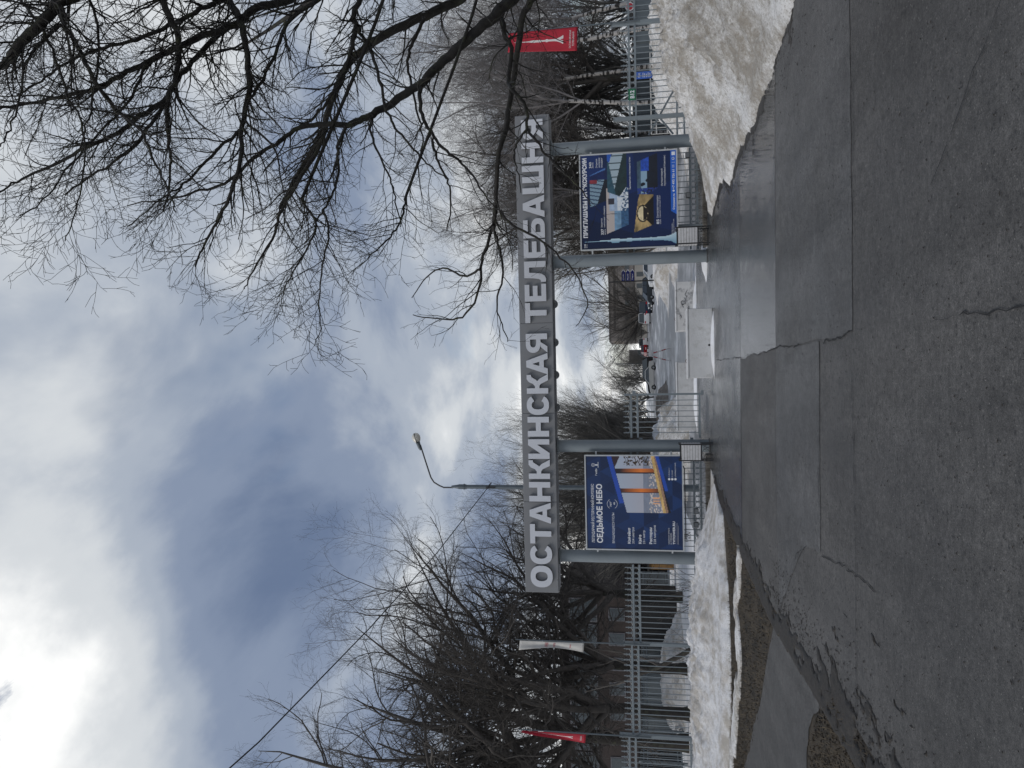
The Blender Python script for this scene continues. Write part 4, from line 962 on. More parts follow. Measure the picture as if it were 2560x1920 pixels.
banner(9.245, 0.06, 'red banner with a white tower emblem hanging flat beyond the snow heap', RED, .60, 3.19, 5.0, lambda t: 1-.16*t, 'tower', -1, [('ОСТАНКИНСКАЯ', .12, .88, .09, .115, EMB), ('ТЕЛЕБАШНЯ', .2, .8, .045, .07, EMB)])
banner(-6.965, 0.06, 'white banner with red lettering twisted round its pole on the fence', GREYFLAG, .25, 3.33, 5.08, lambda t: .62+.42*abs(2*t-1)**1.5, 'plain', -1, [('НЕБО', .15, .85, .55, .60, REDP), ('МОСКВА', .15, .85, .44, .47, REDP), ('tvtower', .2, .8, .2, .225, REDP)])
banner(-9.465, 0.06, 'red banner with a white tower emblem blown narrow on the pole nearest the big trees', RED, .25, 3.33, 5.06, lambda t: max(.05, (1-t)**.75*1.0), 'tower', -1, [('ТЕЛЕБАШНЯ', .2, .8, .06, .085, EMB)])

# ------------------------------------------------------------------ signs
r = empty('sector_sign', G(7.40, 0.10, 0), YW, 'green plate reading B12 on the railing right of the gateway', 'sign')
mb = MB(); mb.box(-.145, .145, -.03, -.012, 1.73, 1.92, 0, .008); mb.build('plate', mat('green_enamel', (0.008, 0.14, 0.062), .4, var=.05), r)
P, Fs = text_mesh('B12', .105, .03, .20, 'CENTER'); mb = MB(); mb.add(P+np.array([0, -.033, 1.772]), Fs); mb.build('lettering', WHITE, r)
mb = MB(); mb.box(-.1, .1, -.012, .03, 1.75, 1.765); mb.build('bracket', GALV, r)
NAVY = mat('navy_enamel', (0.012, 0.018, 0.13), .35, var=.05)
sp = empty('signpost', (6.98, 53.8, 0), 0, 'black post with three navy arrow signs and a white notice near its foot', 'signpost')
mb = MB(); mb.tube([(0, 0, -.1), (-.02, 0, 4.0)], .045, 8); mb.build('post', BLACK, sp)
for z, tx in ((3.0, 'Останкинская башня'), (2.69, 'Музей'), (2.38, 'Парк')):
    mb = MB(); mb.prism([(.02, z-.12), (.68, z-.12), (.84, z), (.68, z+.12), (.02, z+.12)], -.07, -.05); a = mb.build('arrow_plate', NAVY, sp)
    mb = MB(); mb.add([(.62, -.073, z-.12), (.67, -.073, z-.12), (.82, -.073, z), (.67, -.073, z+.12), (.62, -.073, z+.12), (.77, -.073, z)], [(0, 1, 2, 5), (5, 2, 3, 4)]); mb.build('chevron', WHITE, a)
    P, Fs = text_mesh(tx, .075, .01, .42); mb = MB(); mb.add(P+np.array([.08, -.073, z-.03]), Fs); mb.build('lettering', WHITE, a)
mb = MB(); mb.box(-.42, .14, -.09, -.07, .20, .62); a = mb.build('notice', mat('notice_white', (.62, .63, .64), .5), sp)
mb = MB()
for q in ((-.42, .14, .60, .62), (-.42, .14, .20, .22), (-.42, -.40, .22, .60), (.12, .14, .22, .60)): mb.box(q[0], q[1], -.095, -.0905, q[2], q[3])
mb.build('border', BLACK, a)
P, Fs = text_mesh('ПАРКОВКА', .07, .03, .36); mb = MB(); mb.add(P+np.array([-.32, -.094, .46]), Fs); mb.build('lettering', BLACK, a); P, Fs = text_mesh('ЗАПРЕЩЕНА', .07, .03, .36); mb = MB(); mb.add(P+np.array([-.32, -.094, .32]), Fs); mb.build('lettering', BLACK, a)
# red and white trestle
tr = empty('trestle_barrier', (1.77, 51.5, 0), 0, 'red and white A-frame trestle barrier standing on the icy lane', 'barrier')
REDW = mat('barrier_red', (.40, .012, .022), .5); BW = mat('barrier_white', (.62, .62, .62), .5)
for sx in (-1, 1):
    for k in range(5):
        f = lambda t: (sx*(.05+.38*t), -.03, 1.33-1.33*t)
        a, b = f(k/5), f((k+1)/5); mb = MB(); mb.bar(a, b, .055, .03); mb.build('leg_stripe', REDW if k in (1, 3) else BW, tr)
mb = MB(); mb.bar((-.33, -.03, .42), (.33, -.03, .42), .05, .03); mb.build('crossbar', BW, tr)
mb = MB(); mb.bar((-.40, .3, 0.02), (-.05, .0, 1.2), .03, .03); mb.bar((.40, .3, .02), (.05, 0, 1.2), .03, .03); mb.build('rear_leg', BW, tr)

# ------------------------------------------------------------------ cars
TYRE = mat('tyre', (.012, .012, .013), .85, var=.2); RIM = mat('alloy', (.35, .36, .37), .3, .8); WIN = glass('car_glass', (.02, .028, .034), .2)
TAIL = mat('tail_lamp', (.32, .01, .012), .25); HEAD = mat('head_lamp', (.60, .62, .64), .15); TRIM = mat('car_trim', (.02, .02, .022), .6)
def car(loc, rz, paint, label, L=4.5, W=1.78, H=1.45, kind='sedan', group='cars in the car park'):
    r = empty('parked_car', loc, rz, label, 'car', group)
    a = L/2; w = W/2; bz = .62*H if kind != 'van' else .55*H
    prof = [(-a, .34), (-a+.02, .52), (-a+.06, bz-.02), (-a+.55, bz+.03), (.35*a, bz), (a-.5, bz-.10), (a-.06, bz-.28), (a, .42), (a-.03, .26), (-a+.06, .24)] if kind == 'sedan' else \
           [(-a, .36), (-a+.02, .7), (-a+.05, bz), (.42*a, bz), (a-.42, bz-.08), (a-.05, bz-.24), (a, .45), (a-.03, .28), (-a+.06, .26)]
    cz = .5*(bz+.25); mb = MB(); n = len(prof); v = []; ys = [(-w, .90), (-w+.05, .975), (-w+.16, 1.0), (w-.16, 1.0), (w-.05, .975), (w, .90)]
    for y, k in ys: v += [(x*(.985+.015*k) if k < 1 else x, y, cz+(z-cz)*k) for x, z in prof]
    fs = [(i*n+j, i*n+(j+1) % n, (i+1)*n+(j+1) % n, (i+1)*n+j) for i in range(5) for j in range(n)]+[tuple(range(n)), tuple(range(6*n-1, 5*n-1, -1))]
    mb.add(v, fs, 0, True); body = mb.build('body', paint, r)
    # cabin: four rings of points, glass all round, painted roof
    c0, c1, t0, t1 = {'sedan': (-.66*a, .42*a, -.40*a, .10*a), 'hatch': (-.95*a, .46*a, -.80*a, .12*a), 'van': (-.97*a, .62*a, -.93*a, .34*a)}[kind]
    wl, wt = w-.06, w-.22; zb, zt = bz-.01, H-.05
    base = [(c0, -wl), (c1, -wl), (c1, wl), (c0, wl)]; topp = [(t0, -wt), (t1, -wt), (t1, wt), (t0, wt)]
    mb = MB(); mb.add([(x, y, zb) for x, y in base]+[(x, y, zt) for x, y in topp], [(0, 1, 5, 4), (1, 2, 6, 5), (2, 3, 7, 6), (3, 0, 4, 7), (4, 5, 6, 7)]); mb.build('window', WIN, r)
    mb = MB(); mb.add([(x*1.02, y*1.03, zt-.015) for x, y in topp]+[(x*.97, y*.9, H) for x, y in topp], [(0, 1, 5, 4), (1, 2, 6, 5), (2, 3, 7, 6), (3, 0, 4, 7), (4, 5, 6, 7), (3, 2, 1, 0)], 0, True); mb.build('roof', paint, r)
    for i in range(4):
        mb = MB(); mb.bar((base[i][0]*1.004, base[i][1]*1.01, zb-.01), (topp[i][0]*1.015, topp[i][1]*1.03, zt), .075, .055); mb.build('pillar', paint, r)
    for sy in (-1, 1):
        xm = (t0+t1)/2; mb = MB(); mb.bar((xm+.1, sy*(wl+.005), zb), (xm, sy*(wt+.006), zt), .06, .03); mb.build('pillar', paint if kind == 'van' else TRIM, r)
        mb = MB(); mb.box(c1*.72-.08, c1*.72+.08, sy*(w+.02)-.06, sy*(w+.02)+.06, zb+.02, zb+.14, 0, .02); mb.build('mirror', paint, r)
        mb = MB(); mb.box(-a*.74, a*.74, sy*(w-.02)-.012, sy*(w-.02)+.012, .22, .34); mb.build('sill', TRIM, r)
        for sx in (-1, 1):
            wh = empty('wheel', (sx*.58*a+(.03 if sx > 0 else -.02), sy*(w-.09), .315)); wh.parent = r
            mb = MB(); mb.lathe([(.19, -.10), (.29, -.105), (.315, -.07), (.315, .07), (.29, .105), (.19, .10)], 22, axis='y'); mb.build('tyre', TYRE, wh)
            mb = MB(); mb.lathe([(.02, -.112), (.06, -.11), (.185, -.098), (.195, .0), (.185, .098), (.06, .11), (.02, .112)], 18, axis='y'); rm = mb.build('rim', RIM, wh)
            mb = MB()
            for q in range(5):
                an = q*1.2566+.6; c, s = math.cos(an), math.sin(an)
                for ss in (-1, 1): mb.add([(c*.07-s*.028, ss*.1155, s*.07+c*.028), (c*.165-s*.05, ss*.104, s*.165+c*.05), (c*.165+s*.05, ss*.104, s*.165-c*.05), (c*.07+s*.028, ss*.1155, s*.07-c*.028)], [(0, 1, 2, 3)])
            mb.build('slot', TYRE, rm)
        mb = MB(); mb.box(-a-.012, -a+.16, sy*(w-.24)-.19, sy*(w-.24)+.19, bz-.30, bz-.12, 0, .02); mb.build('tail_light', TAIL, r)
        mb = MB(); mb.box(a-.26, a-.015, sy*(w-.26)-.19, sy*(w-.26)+.17, bz-.34, bz-.20, 0, .02); mb.build('headlight', HEAD, r)
    mb = MB(); mb.box(-a-.035, -a+.12, -w+.06, w-.06, .28, .50, 0, .03); mb.box(a-.12, a+.03, -w+.06, w-.06, .26, .46, 0, .03); mb.build('bumper', paint, r)
    mb = MB(); mb.box(-a-.042, -a-.036, -.26, .26, .54, .65); mb.box(a+.031, a+.037, -.26, .26, .32, .43); mb.build('number_plate', BW, r)
    return r
P_ = lambda n, c, rgh=.25, m=.3: mat(n, c, rgh, m, var=.04)
car((.55, 106, rise(106)), math.radians(183), P_('silver_paint', (.42, .42, .41), .3, .5), 'silver sedan standing side-on beyond the trestle barrier', 4.5, 1.78, 1.46)
car((1.0, 112.5, rise(112)), math.radians(176), P_('black_paint_car', (.012, .013, .015), .18, .2), 'black estate car parked behind the silver sedan', 5.3, 1.9, 1.78, 'hatch')
car((14.4, 100, rise(100)), math.radians(190), P_('white_paint', (.56, .57, .58), .3, .1), 'white hatchback parked behind the arrow signpost', 4.2, 1.75, 1.5, 'hatch')
car((12.7, 111, rise(111)), math.radians(205), P_('dark_paint', (.014, .02, .026), .15, .3), 'dark green hatchback parked next to the white hatchback', 4.4, 1.8, 1.6, 'hatch')
car((12.0, 124, rise(124)), math.radians(80), P_('navy_paint', (.02, .028, .05), .2, .3), 'navy van parked between the dark hatchback and the white van', 4.8, 1.9, 2.0, 'van')
car((11.3, 138, rise(138)), math.radians(85), P_('white_paint', (.56, .57, .58), .3, .1), 'white van with red tail lamps at the end of the parked row', 4.9, 1.95, 2.1, 'van')
car((6.9, 172, rise(172)), math.radians(100), P_('red_paint', (.22, .012, .016), .25, .2), 'dark red hatchback far off by the low glass pavilion', 4.2, 1.75, 1.65, 'hatch')
car((8.6, 176, rise(176)), math.radians(95), P_('white_paint', (.56, .57, .58), .3, .1), 'white van far off beside the red hatchback', 4.8, 1.9, 2.1, 'van')

# ------------------------------------------------------------------ buildings
def facade(r, w, h, y, cols, rows, m, glassm, x0=0.0, sill=1.0, margin=.5, win=(.62, .55), dark=None):
    for i in range(cols):
        for j in range(rows):
            cw = (w-2*margin)/cols; chh = (h-sill)/rows; xa = x0+margin+cw*(i+.5-win[0]/2); za = sill+chh*(j+.5-win[1]/2)
            mb = MB(); mb.box(xa-.08, xa+cw*win[0]+.08, y-.06, y, za-.08, za+chh*win[1]+.08); f = mb.build('window', m, r)
            mb = MB(); mb.box(xa, xa+cw*win[0], y-.075, y-.062, za, za+chh*win[1]); mb.build('pane', glassm, f)
BGL = glass('building_glass', (.03, .04, .045), .25); BFR = mat('window_frame', (.10, .10, .11), .6)
br = empty('office_building', (10.6, 200, rise(200)), 0, 'long grey-brown flat-roofed building at the back of the car park', 'building')
mb = MB(); mb.box(0, 48, 0, 16, 0, 9.4); mb.build('wall', mat('grey_brown_cladding', (.17, .152, .14), .8, var=.15, scale=.4, stain=(.09, .08, .072), sscale=.15), br)
mb = MB(); mb.box(-.15, 48.15, -.15, 16.15, 9.405, 9.75); mb.build('parapet', mat('parapet_brown', (.10, .088, .08), .8), br)
for z in (3.2, 5.3, 7.4): mb = MB(); mb.box(.05, 47.9, -.05, -.004, z, z+.10); mb.build('cladding_joint', mat('joint_dark', (.05, .045, .042), .9), br)
mb = MB(); mb.box(3, 20, -.06, -.006, 7.9, 8.5); mb.build('ribbon_recess', mat('joint_dark', (.05, .045, .042), .9), br)
mb = MB(); mb.box(-.06, -.005, 0.4, 15.5, 6.0, 8.8); mb.build('side_panel', mat('tan_panel', (.24, .20, .16), .8, var=.1), br)
mb = MB(); mb.box(.3, 40, -.08, -.01, 0.1, 2.9); mb.build('ground_floor_panel', mat('pale_panel', (.28, .265, .24), .8, var=.12, scale=.5), br)
facade(br, 40, 3.0, -.082, 13, 1, BFR, BGL, 0, .4, .6, (.35, .6)); facade(br, 46, 6.4, -.052, 14, 1, BFR, BGL, 1, 3.6, .6, (.5, .34))
pv = empty('glass_pavilion', (5.4, 232, rise(232)), 0, 'low dark pavilion with a glazed front beyond the car park', 'building')
mb = MB(); mb.box(0, 4.2, 0, 8, 0, 5.1); mb.build('wall', mat('dark_plaster', (.075, .07, .075), .8, var=.15, scale=.5), pv)
mb = MB(); mb.box(-.1, 4.3, -.1, 8.1, 5.105, 5.3); mb.build('roof', mat('joint_dark', (.05, .045, .042), .9), pv); facade(pv, 4.2, 2.9, -.001, 3, 1, GALV, BGL, 0, .3, .1, (.9, .85))
bl = empty('brick_building', (-33, 60, 0), math.radians(0), 'dark brown building with a glazed upper storey behind the bare trees', 'building')
mb = MB(); mb.box(0, 16.6, 0, 12, 0, 8.2); mb.build('wall', mat('dark_brick', (.036, .027, .024), .9, var=.25, scale=.6), bl)
mb = MB(); mb.box(-.2, 16.8, -.2, 12.2, 8.205, 8.5); mb.build('parapet', mat('joint_dark', (.05, .045, .042), .9), bl)
for i in range(8):
    mb = MB(); mb.box(.4+i*2.0, 2.25+i*2.0, -.10, -.004, 5.6, 7.8); f = mb.build('window', BFR, bl); mb = MB(); mb.box(.5+i*2.0, 2.15+i*2.0, -.115, -.102, 5.7, 7.7); mb.build('pane', BGL, f)
facade(bl, 16, 5.2, -.001, 8, 2, BFR, BGL, .3, .8, .3, (.45, .5))
b3 = empty('brown_hall', (-15.5, 66, 0), 0, 'low brown hall behind the thicket between the billboards', 'building')
mb = MB(); mb.box(0, 12, 0, 10, 0, 4.6); mb.build('wall', mat('dark_brick', (.036, .027, .024), .9, var=.25, scale=.6), b3)
mb = MB(); mb.box(-.15, 12.15, -.15, 10.15, 4.605, 4.8); mb.build('roof', mat('joint_dark', (.05, .045, .042), .9), b3); facade(b3, 12, 4.4, -.001, 6, 1, BFR, BGL, 0, .8, .3, (.4, .5))

# kiosks and boarding behind the fences
def kiosk(x, y, w, d, h, label, m, slats=10, rz=0.0, legs=False):
    r = empty('kiosk', (x, y, 0), rz, label, 'kiosk'); z0 = .5 if legs else .0
    mb = MB(); mb.box(0, w, 0, d, z0, h); mb.build('box', m, r); mb = MB(); mb.box(-.08, w+.08, -.15, d+.08, h+.003, h+.12); mb.build('roof', MATS['joint_dark'], r)
    for i in range(slats): x0 = w*i/slats; mb = MB(); mb.box(x0+.01, x0+w/slats-.03, -.035, -.004, z0+.08, h-.08); mb.build('shutter_panel', m, r)
    if legs:
        for q in (.1, w-.2): mb = MB(); mb.box(q, q+.1, .1, d-.1, -.02, z0-.003); mb.build('leg', BLACK, r)
    return r
GK = mat('grey_kiosk', (.11, .13, .14), .6, var=.08); BK = mat('dark_kiosk', (.014, .015, .017), .7); OK_ = mat('ochre_boards', (.30, .165, .055), .8, var=.2, scale=4)
kiosk(-16.2, 46, 3.6, 2.4, 2.3, 'black shuttered kiosk behind the inner railing', BK, 9)
kiosk(-20.2, 44, 3.4, 2.4, 2.1, 'grey shuttered kiosk beside the black kiosk', GK, 8)
kiosk(-24.0, 42, 3.2, 2.4, 2.2, 'black shuttered kiosk at the far end of the row by the big trees', BK, 8)
kiosk(-12.0, 50, 2.4, 2.0, 1.55, 'ochre boarded stall behind the leaning trunk', OK_, 7); kiosk(-9.2, 52, 1.9, 1.8, 1.6, 'grey boarded stall next to the ochre stall', GK, 6)
kiosk(15.9, 36.5, 2.2, .25, 1.86, 'grey metal notice board on legs behind the red banner pole', GK, 3, legs=True)
kiosk(9.5, 44, 4.2, 2.2, 2.0, 'long grey shuttered kiosk under the birches', GK, 10); kiosk(20.4, 44, 5, 2.2, 2.1, 'grey shuttered kiosk past the notice board', GK, 10)
kiosk(14.4, 45, 4.6, 2.2, 1.9, 'grey shuttered kiosk standing between two others under the birches', GK, 9)
hb = empty('site_hoarding', (10.6, 60, 0), 0, 'long grey profiled-sheet hoarding behind the birches', 'hoarding')
for i in range(16): mb = MB(); mb.box(i*2.2+.01, i*2.2+2.18, -.03+.01*(i % 2), .03+.01*(i % 2), .02, 2.25+.05*math.sin(i*1.7)); mb.build('panel', GK, hb)
for i in range(17): mb = MB(); mb.box(i*2.2-.04, i*2.2+.04, .042, .12, -.05, 2.35); mb.build('post', BFR, hb)
r = empty('info_sign', (14.35, 37, 0), 0, 'blue information sign on two legs beside the dark birch trunk', 'sign')
mb = MB(); mb.box(0, .34, -.03, 0, 1.02, 1.82); mb.build('plate', mat('blue_enamel', (.04, .12, .46), .4), r)
P, Fs = text_mesh('ПАРК', .09, .02, .22); mb = MB(); mb.add(P+np.array([.06, -.034, 1.62]), Fs)
mb.build('lettering', WHITE, r)
for k in range(5): mb = MB(); mb.box(.06, .28-.03*(k % 3), -.034, -.031, 1.48-.08*k, 1.505-.08*k); mb.build('text_line', WHITE, r)
for x in (.03, .29): mb = MB(); mb.box(x, x+.03, -.0, .03, -.02, 1.8); mb.build('leg', GALV, r)
r = empty('traffic_sign', (17.35, 36, 0), 0, 'round red traffic sign on a post behind the railing', 'sign')
mb = MB(); mb.tube([(0, .03, -.05), (0, .03, 2.25)], .025, 8); mb.build('post', GALV, r); mb = MB(); mb.lathe([(.20, -.01), (.20, .0)], 24, (0, 0, 2.05), axis='y'); mb.build('disc', MATS['barrier_white'], r); mb = MB(); mb.lathe([(.16, -.004), (.16, .0)], 24, (0, -.0125, 2.05), axis='y'); mb.build('disc', REDW, r)
WR = mat('white_railing', (.60, .60, .58), .5)
for k, (x, y) in enumerate(((10.2, 40), (12.6, 40), (15.0, 41), (17.4, 41), (19.8, 41), (22.2, 41))):
    r = empty('crowd_barrier', (x, y, 0), 0, 'white tubular crowd barrier in the row under the birches', 'barrier', 'white crowd barriers')
    for z in (1.1, .85, .3): mb = MB(); mb.tube([(.05, 0, z), (2.25, 0, z)], .03, 6); mb.build('rail', WR, r)
    for q in range(8): mb = MB(); mb.tube([(.05+q*.314, 0, .02 if q in (0, 7) else .3), (.05+q*.314, 0, 1.1)], .02, 5); mb.build('upright', WR, r)
# inner railing running away behind the left fence
fi = empty('inner_railing', (-17.6, 33, 0), math.radians(81), 'long plain grey railing receding behind the left fence', 'fence')
mb = MB(); L_ = 24.0
for z in (1.95, 1.78, .42, .24): mb = MB(); mb.box(0, L_, -.02, .02, z-.025, z+.025); mb.build('rail', STEEL, fi)
k = bar_mesh(.16, 2.12)
for i in range(int(L_/.16)): link('bar', k, fi, (.08+i*.16, 0, 0))
for i in range(11): mb = MB(); mb.box(-.05, .05, -.05, .05, -.05, 2.18); mb.build('post', STEEL, fi, (i*2.4, 0, 0))
fi2 = empty('inner_railing', (-30, 31.5, 0), math.radians(7), 'plain grey railing behind the big trees left of the gateway', 'fence')
for z in (1.95, 1.78, .42, .24): mb = MB(); mb.box(0, 12.3, -.02, .02, z-.025, z+.025); mb.build('rail', STEEL, fi2)
for i in range(76): link('bar', k, fi2, (.08+i*.16, 0, 0))
for i in range(6): mb = MB(); mb.box(-.05, .05, -.05, .05, -.05, 2.18); mb.build('post', STEEL, fi2, (i*2.4, 0, 0))
for i, (x, y, h) in enumerate(((3.3, 140, 6.2), (3.18, 152, 6.0))):
    r = empty('street_lamp', (x, y, rise(y)), 0, ['slim distant street lamp with one arm beyond the silver sedan', 'slim distant street lamp standing behind the nearer one'][i], 'street lamp')
    mb = MB(); mb.tube([(0, 0, -.1), (0, 0, h)], [.12, .09], 8); mb.build('pole', GALV, r); mb = MB(); mb.tube([(0, 0, h), (.3, 0, h+.5), (1.2, 0, h+.85)], .035, 6); mb.build('arm', GALV, r); mb = MB(); mb.tube([(1.15, 0, h+.83), (1.4, 0, h+.93), (1.6, 0, h+.98)], [.05, .12, .05], 8); mb.build('lamp_shade', GALV, r)

# ------------------------------------------------------------------ bare trees
BARK = mat('dark_bark', (0.030, 0.026, 0.022), 0.9, var=0.35, scale=8, bump=0.6, bscale=30, stain=(0.045, 0.05, 0.03), sscale=4)
BARKF = mat('near_bark', (0.022, 0.020, 0.018), 0.85, var=0.35, scale=14, bump=0.5, bscale=40, stain=(0.05, 0.055, 0.03), sscale=7)
TWIG = mat('twig_bark', (0.066, 0.058, 0.051), 0.85, var=0.3, scale=5)
TWIGB = mat('budding_twig', (0.115, 0.108, 0.098), 0.85, var=0.3, scale=3)
TWIGP = mat('birch_twig', (0.15, 0.140, 0.138), 0.85, var=0.3, scale=3)
def birch_mat():
    m = mat('birch_bark', (0.34, 0.325, 0.31), 0.8, var=0.15, scale=4); nt = m.node_tree; b = nt.nodes['Principled BSDF']
    tc = nt.nodes.new('ShaderNodeTexCoord'); mp = nt.nodes.new('ShaderNodeMapping'); mp.inputs['Scale'].default_value = (2.2, 2.2, 7.0); nt.links.new(tc.outputs['Object'], mp.inputs[0])
    n = nt.nodes.new('ShaderNodeTexNoise'); n.inputs['Scale'].default_value = 1.3; n.inputs['Detail'].default_value = 7; nt.links.new(mp.outputs[0], n.inputs['Vector'])
    r = nt.nodes.new('ShaderNodeMapRange'); nt.links.new(n.outputs['Fac'], r.inputs[0]); r.inputs[1].default_value = .50; r.inputs[2].default_value = .56
    mx = nt.nodes.new('ShaderNodeMix'); mx.data_type = 'RGBA'; src = b.inputs['Base Color'].links[0].from_socket
    nt.links.new(r.outputs[0], mx.inputs['Factor']); nt.links.new(src, mx.inputs['A']); mx.inputs['B'].default_value = (.02, .018, .017, 1); nt.links.new(mx.outputs['Result'], b.inputs['Base Color']); return m
BIRCH = birch_mat()
class Grow:
    def __init__(s, seed): s.r = np.random.RandomState(seed); s.trunk = Tubes(); s.crown = Tubes(); s.n = 0
    def line(s, p, d, L, r0, r1, seg, wander, trop):
        P = [np.array(p, float)]; d = np.array(d, float); d /= np.linalg.norm(d); h = L/seg
        for i in range(seg):
            d = d+s.r.normal(0, wander, 3)+np.array([0, 0, trop]); d /= np.linalg.norm(d); P.append(P[-1]+d*h)
        return np.array(P), np.linspace(r0, r1, seg+1)
    def perp(s, d, ang):
        a = s.r.normal(0, 1, 3); a -= d*(a@d); a /= np.linalg.norm(a)+1e-9
        return d*math.cos(ang)+a*math.sin(ang)
    def spread(s, P, R, lv, spec, cap=(9, 9, 9)):
        """grow the children of polyline P by spec[lv] = (n per metre, len, len jitter, angle, wander, tropism, radius ratio, tmin, seg, sides)"""
        if lv >= len(spec): return
        den, Lr, jit, ang, wan, trop, rr, tmin, seg, sides = spec[lv]
        D = np.diff(P, axis=0); ln = np.linalg.norm(D, axis=1); tot = ln.sum()
        n = max(1, int(round(den*tot*(1-tmin)))); 
        for k in range(n):
            t = tmin+(1-tmin)*(k+s.r.rand())/n; x = t*(len(P)-1); i = min(int(x), len(P)-2); f = x-i
            p = P[i]*(1-f)+P[i+1]*f; d = D[i]/(ln[i]+1e-9); rad = R[i]*(1-f)+R[i+1]*f
            L = Lr*(1+s.r.uniform(-jit, jit))*(1.1-.4*t) if Lr > 0 else -Lr*tot*(1+s.r.uniform(-jit, jit))*(1.1-.45*t)
            r0 = max(min(rad*rr, rad*.9, cap[min(lv, len(cap)-1)]), .0022)
            Q, RR = s.line(p, s.perp(d, math.radians(ang)*s.r.uniform(.6, 1.3)), L, r0, max(r0*.4, .0018), seg, wan, trop)
            s.crown.add(Q, RR, sides); s.n += 1
            s.spread(Q, RR, lv+1, spec, cap)
def gen_tree(name, seed, H, r0, lean, trunk_frac, forks, spec, tm, cm, fork_ang=24, twist=.05, caps=(.06, .026, .013, .0105), wan=.09, lo=.70, hi=.92):
    thin = .75 if spec is BIR else 1.0
    g = Grow(seed); P, R = g.line((0, 0, -.15), (lean, 0.02, 1), H*trunk_frac, r0, r0*.72, 8, twist, .04)
    R[0] *= 1.35; g.trunk.add(P, R, 10)
    for k in range(forks):
        a = 2*math.pi*(k+.3*g.r.rand())/forks; an = math.radians(fork_ang*g.r.uniform(.35, 1.25)); 
        d = (math.sin(an)*math.cos(a)+lean*.6, math.sin(an)*math.sin(a), math.cos(an))
        st = P[-1] if k % 2 == 0 else P[-2]
        Lk = H*(1-trunk_frac)*g.r.uniform(lo, hi)
        Q, RR = g.line(st, d, Lk, r0*thin*g.r.uniform(.45, .68), .010, 12, wan, .03)
        g.crown.add(Q, RR, 7); g.spread(Q, RR, 0, spec, caps)
    return g.trunk.mesh(name+'_trunk', tm), g.crown.mesh(name+'_crown', cm), g.n
#            n/m   len  jit  ang  wan  trop  rr  tmin seg sides
BROAD = [(1.9, -.42, .35, 50, .16, .015, .55, .10, 7, 5), (3.0, -.42, .35, 44, .16, .03, .55, .10, 5, 4), (5.4, .62, .4, 42, .20, .03, .6, .08, 4, 3), (5.0, .32, .4, 40, .22, .02, .65, .15, 2, 3)]
UPR = [(2.5, -.34, .35, 32, .10, .07, .5, .06, 6, 4), (3.8, -.42, .35, 32, .13, .06, .55, .08, 4, 3), (5.4, .58, .4, 30, .16, .05, .6, .08, 3, 3)]
BIR = [(3.6, -.30, .35, 42, .11, .02, .36, .02, 6, 4), (4.6, -.44, .35, 42, .15, -.03, .5, .06, 4, 3), (7.0, .55, .4, 40, .17, -.04, .6, .06, 3, 3)]
VAR = {}
import time as _t
for nm, args in {
    'broad_a': (11, 15.5, .30, .05, .27, 7, BROAD, BARK, TWIG, 42, .05, (.06, .026, .013, .0105), .12, .62, .86), 'broad_b': (23, 14.0, .26, -.08, .25, 7, BROAD, BARK, TWIG, 45, .05, (.06, .026, .013, .0105), .13, .62, .86),
    'bushy': (61, 10.0, .16, .0, .10, 9, UPR, BARK, TWIG, 62, .05, (.07, .045, .032), .12, .70, .9),
    'upright_a': (31, 11.0, .13, .02, .10, 7, UPR, BARK, TWIGB, 26), 'upright_b': (37, 10.0, .12, -.03, .08, 8, UPR, BARK, TWIGB, 32),
    'birch_a': (41, 14.5, .115, .05, .40, 5, BIR, BIRCH, TWIGP, 22), 'birch_b': (47, 14.0, .105, -.06, .34, 5, BIR, BIRCH, TWIGP, 26)}.items():
    VAR[nm] = gen_tree(nm, *args)
    print('tree', nm, VAR[nm][2], len(VAR[nm][1].polygons))
def tree(nm, x, y, sc, rz, label, group=None, name='bare_tree', sxy=1.0, z=0.0):
    r = empty(name, (x, y, z), rz, label, 'tree', group); r.scale = (sc*sxy, sc*sxy, sc)
    link('trunk', VAR[nm][0], r); link('crown', VAR[nm][1], r); return r
tree('broad_a', -15.9, 30, 1.46, 3.3, 'big dark bare tree rising behind the narrow red banner', sxy=.9)
tree('broad_b', -13.3, 31.5, 1.10, .2, 'big spreading bare tree behind the fence between the two left banners', sxy=.9)
tree('broad_a', -10.4, 38, .95, 3.0, 'bare tree behind the left end of the lettered beam', sxy=.9)
tree('broad_b', -12.6, 34.5, 1.08, 1.3, 'many-limbed bare tree crowding up behind the white banner', sxy=.92); tree('broad_a', -15.6, 34, 1.38, 2.5, 'tall bare tree close behind the big dark tree by the narrow red banner', sxy=.85); tree('broad_b', -19.4, 38, 1.0, 5.0, 'bare tree standing deep behind the big dark trees on the left')
for i, (x, y, sc, v) in enumerate(((-7.4, 45, 1.10, 'a'), (-5.0, 47, 1.13, 'b'), (-3.6, 49, 1.05, 'a'), (-6.3, 53, 1.15, 'b'), (-3.7, 55, .98, 'a'), (-3.7, 63, .95, 'b'), (-4.4, 58, 1.1, 'a'), (-9.2, 51, 1.12, 'a'), (-10.8, 55, 1.15, 'b'), (-4.8, 69, 1.1, 'b'))):
    tree('upright_'+v, x, y, sc, i*1.3, 'upright budding bare tree in the thicket behind the restaurant billboard', 'thicket trees behind the restaurant billboard', sxy=1.05)
for i, (x, y, sc) in enumerate(((.3, 126, .85), (2.2, 132, .78), (4.2, 146, .7), (-2.4, 124, .95), (-4.6, 120, 1.0))):
    tree('upright_'+'ab'[i % 2], x, y, sc, i*2.1, 'low bare tree in the row behind the silver sedan', 'low trees behind the silver sedan', sxy=1.3, z=rise(y))
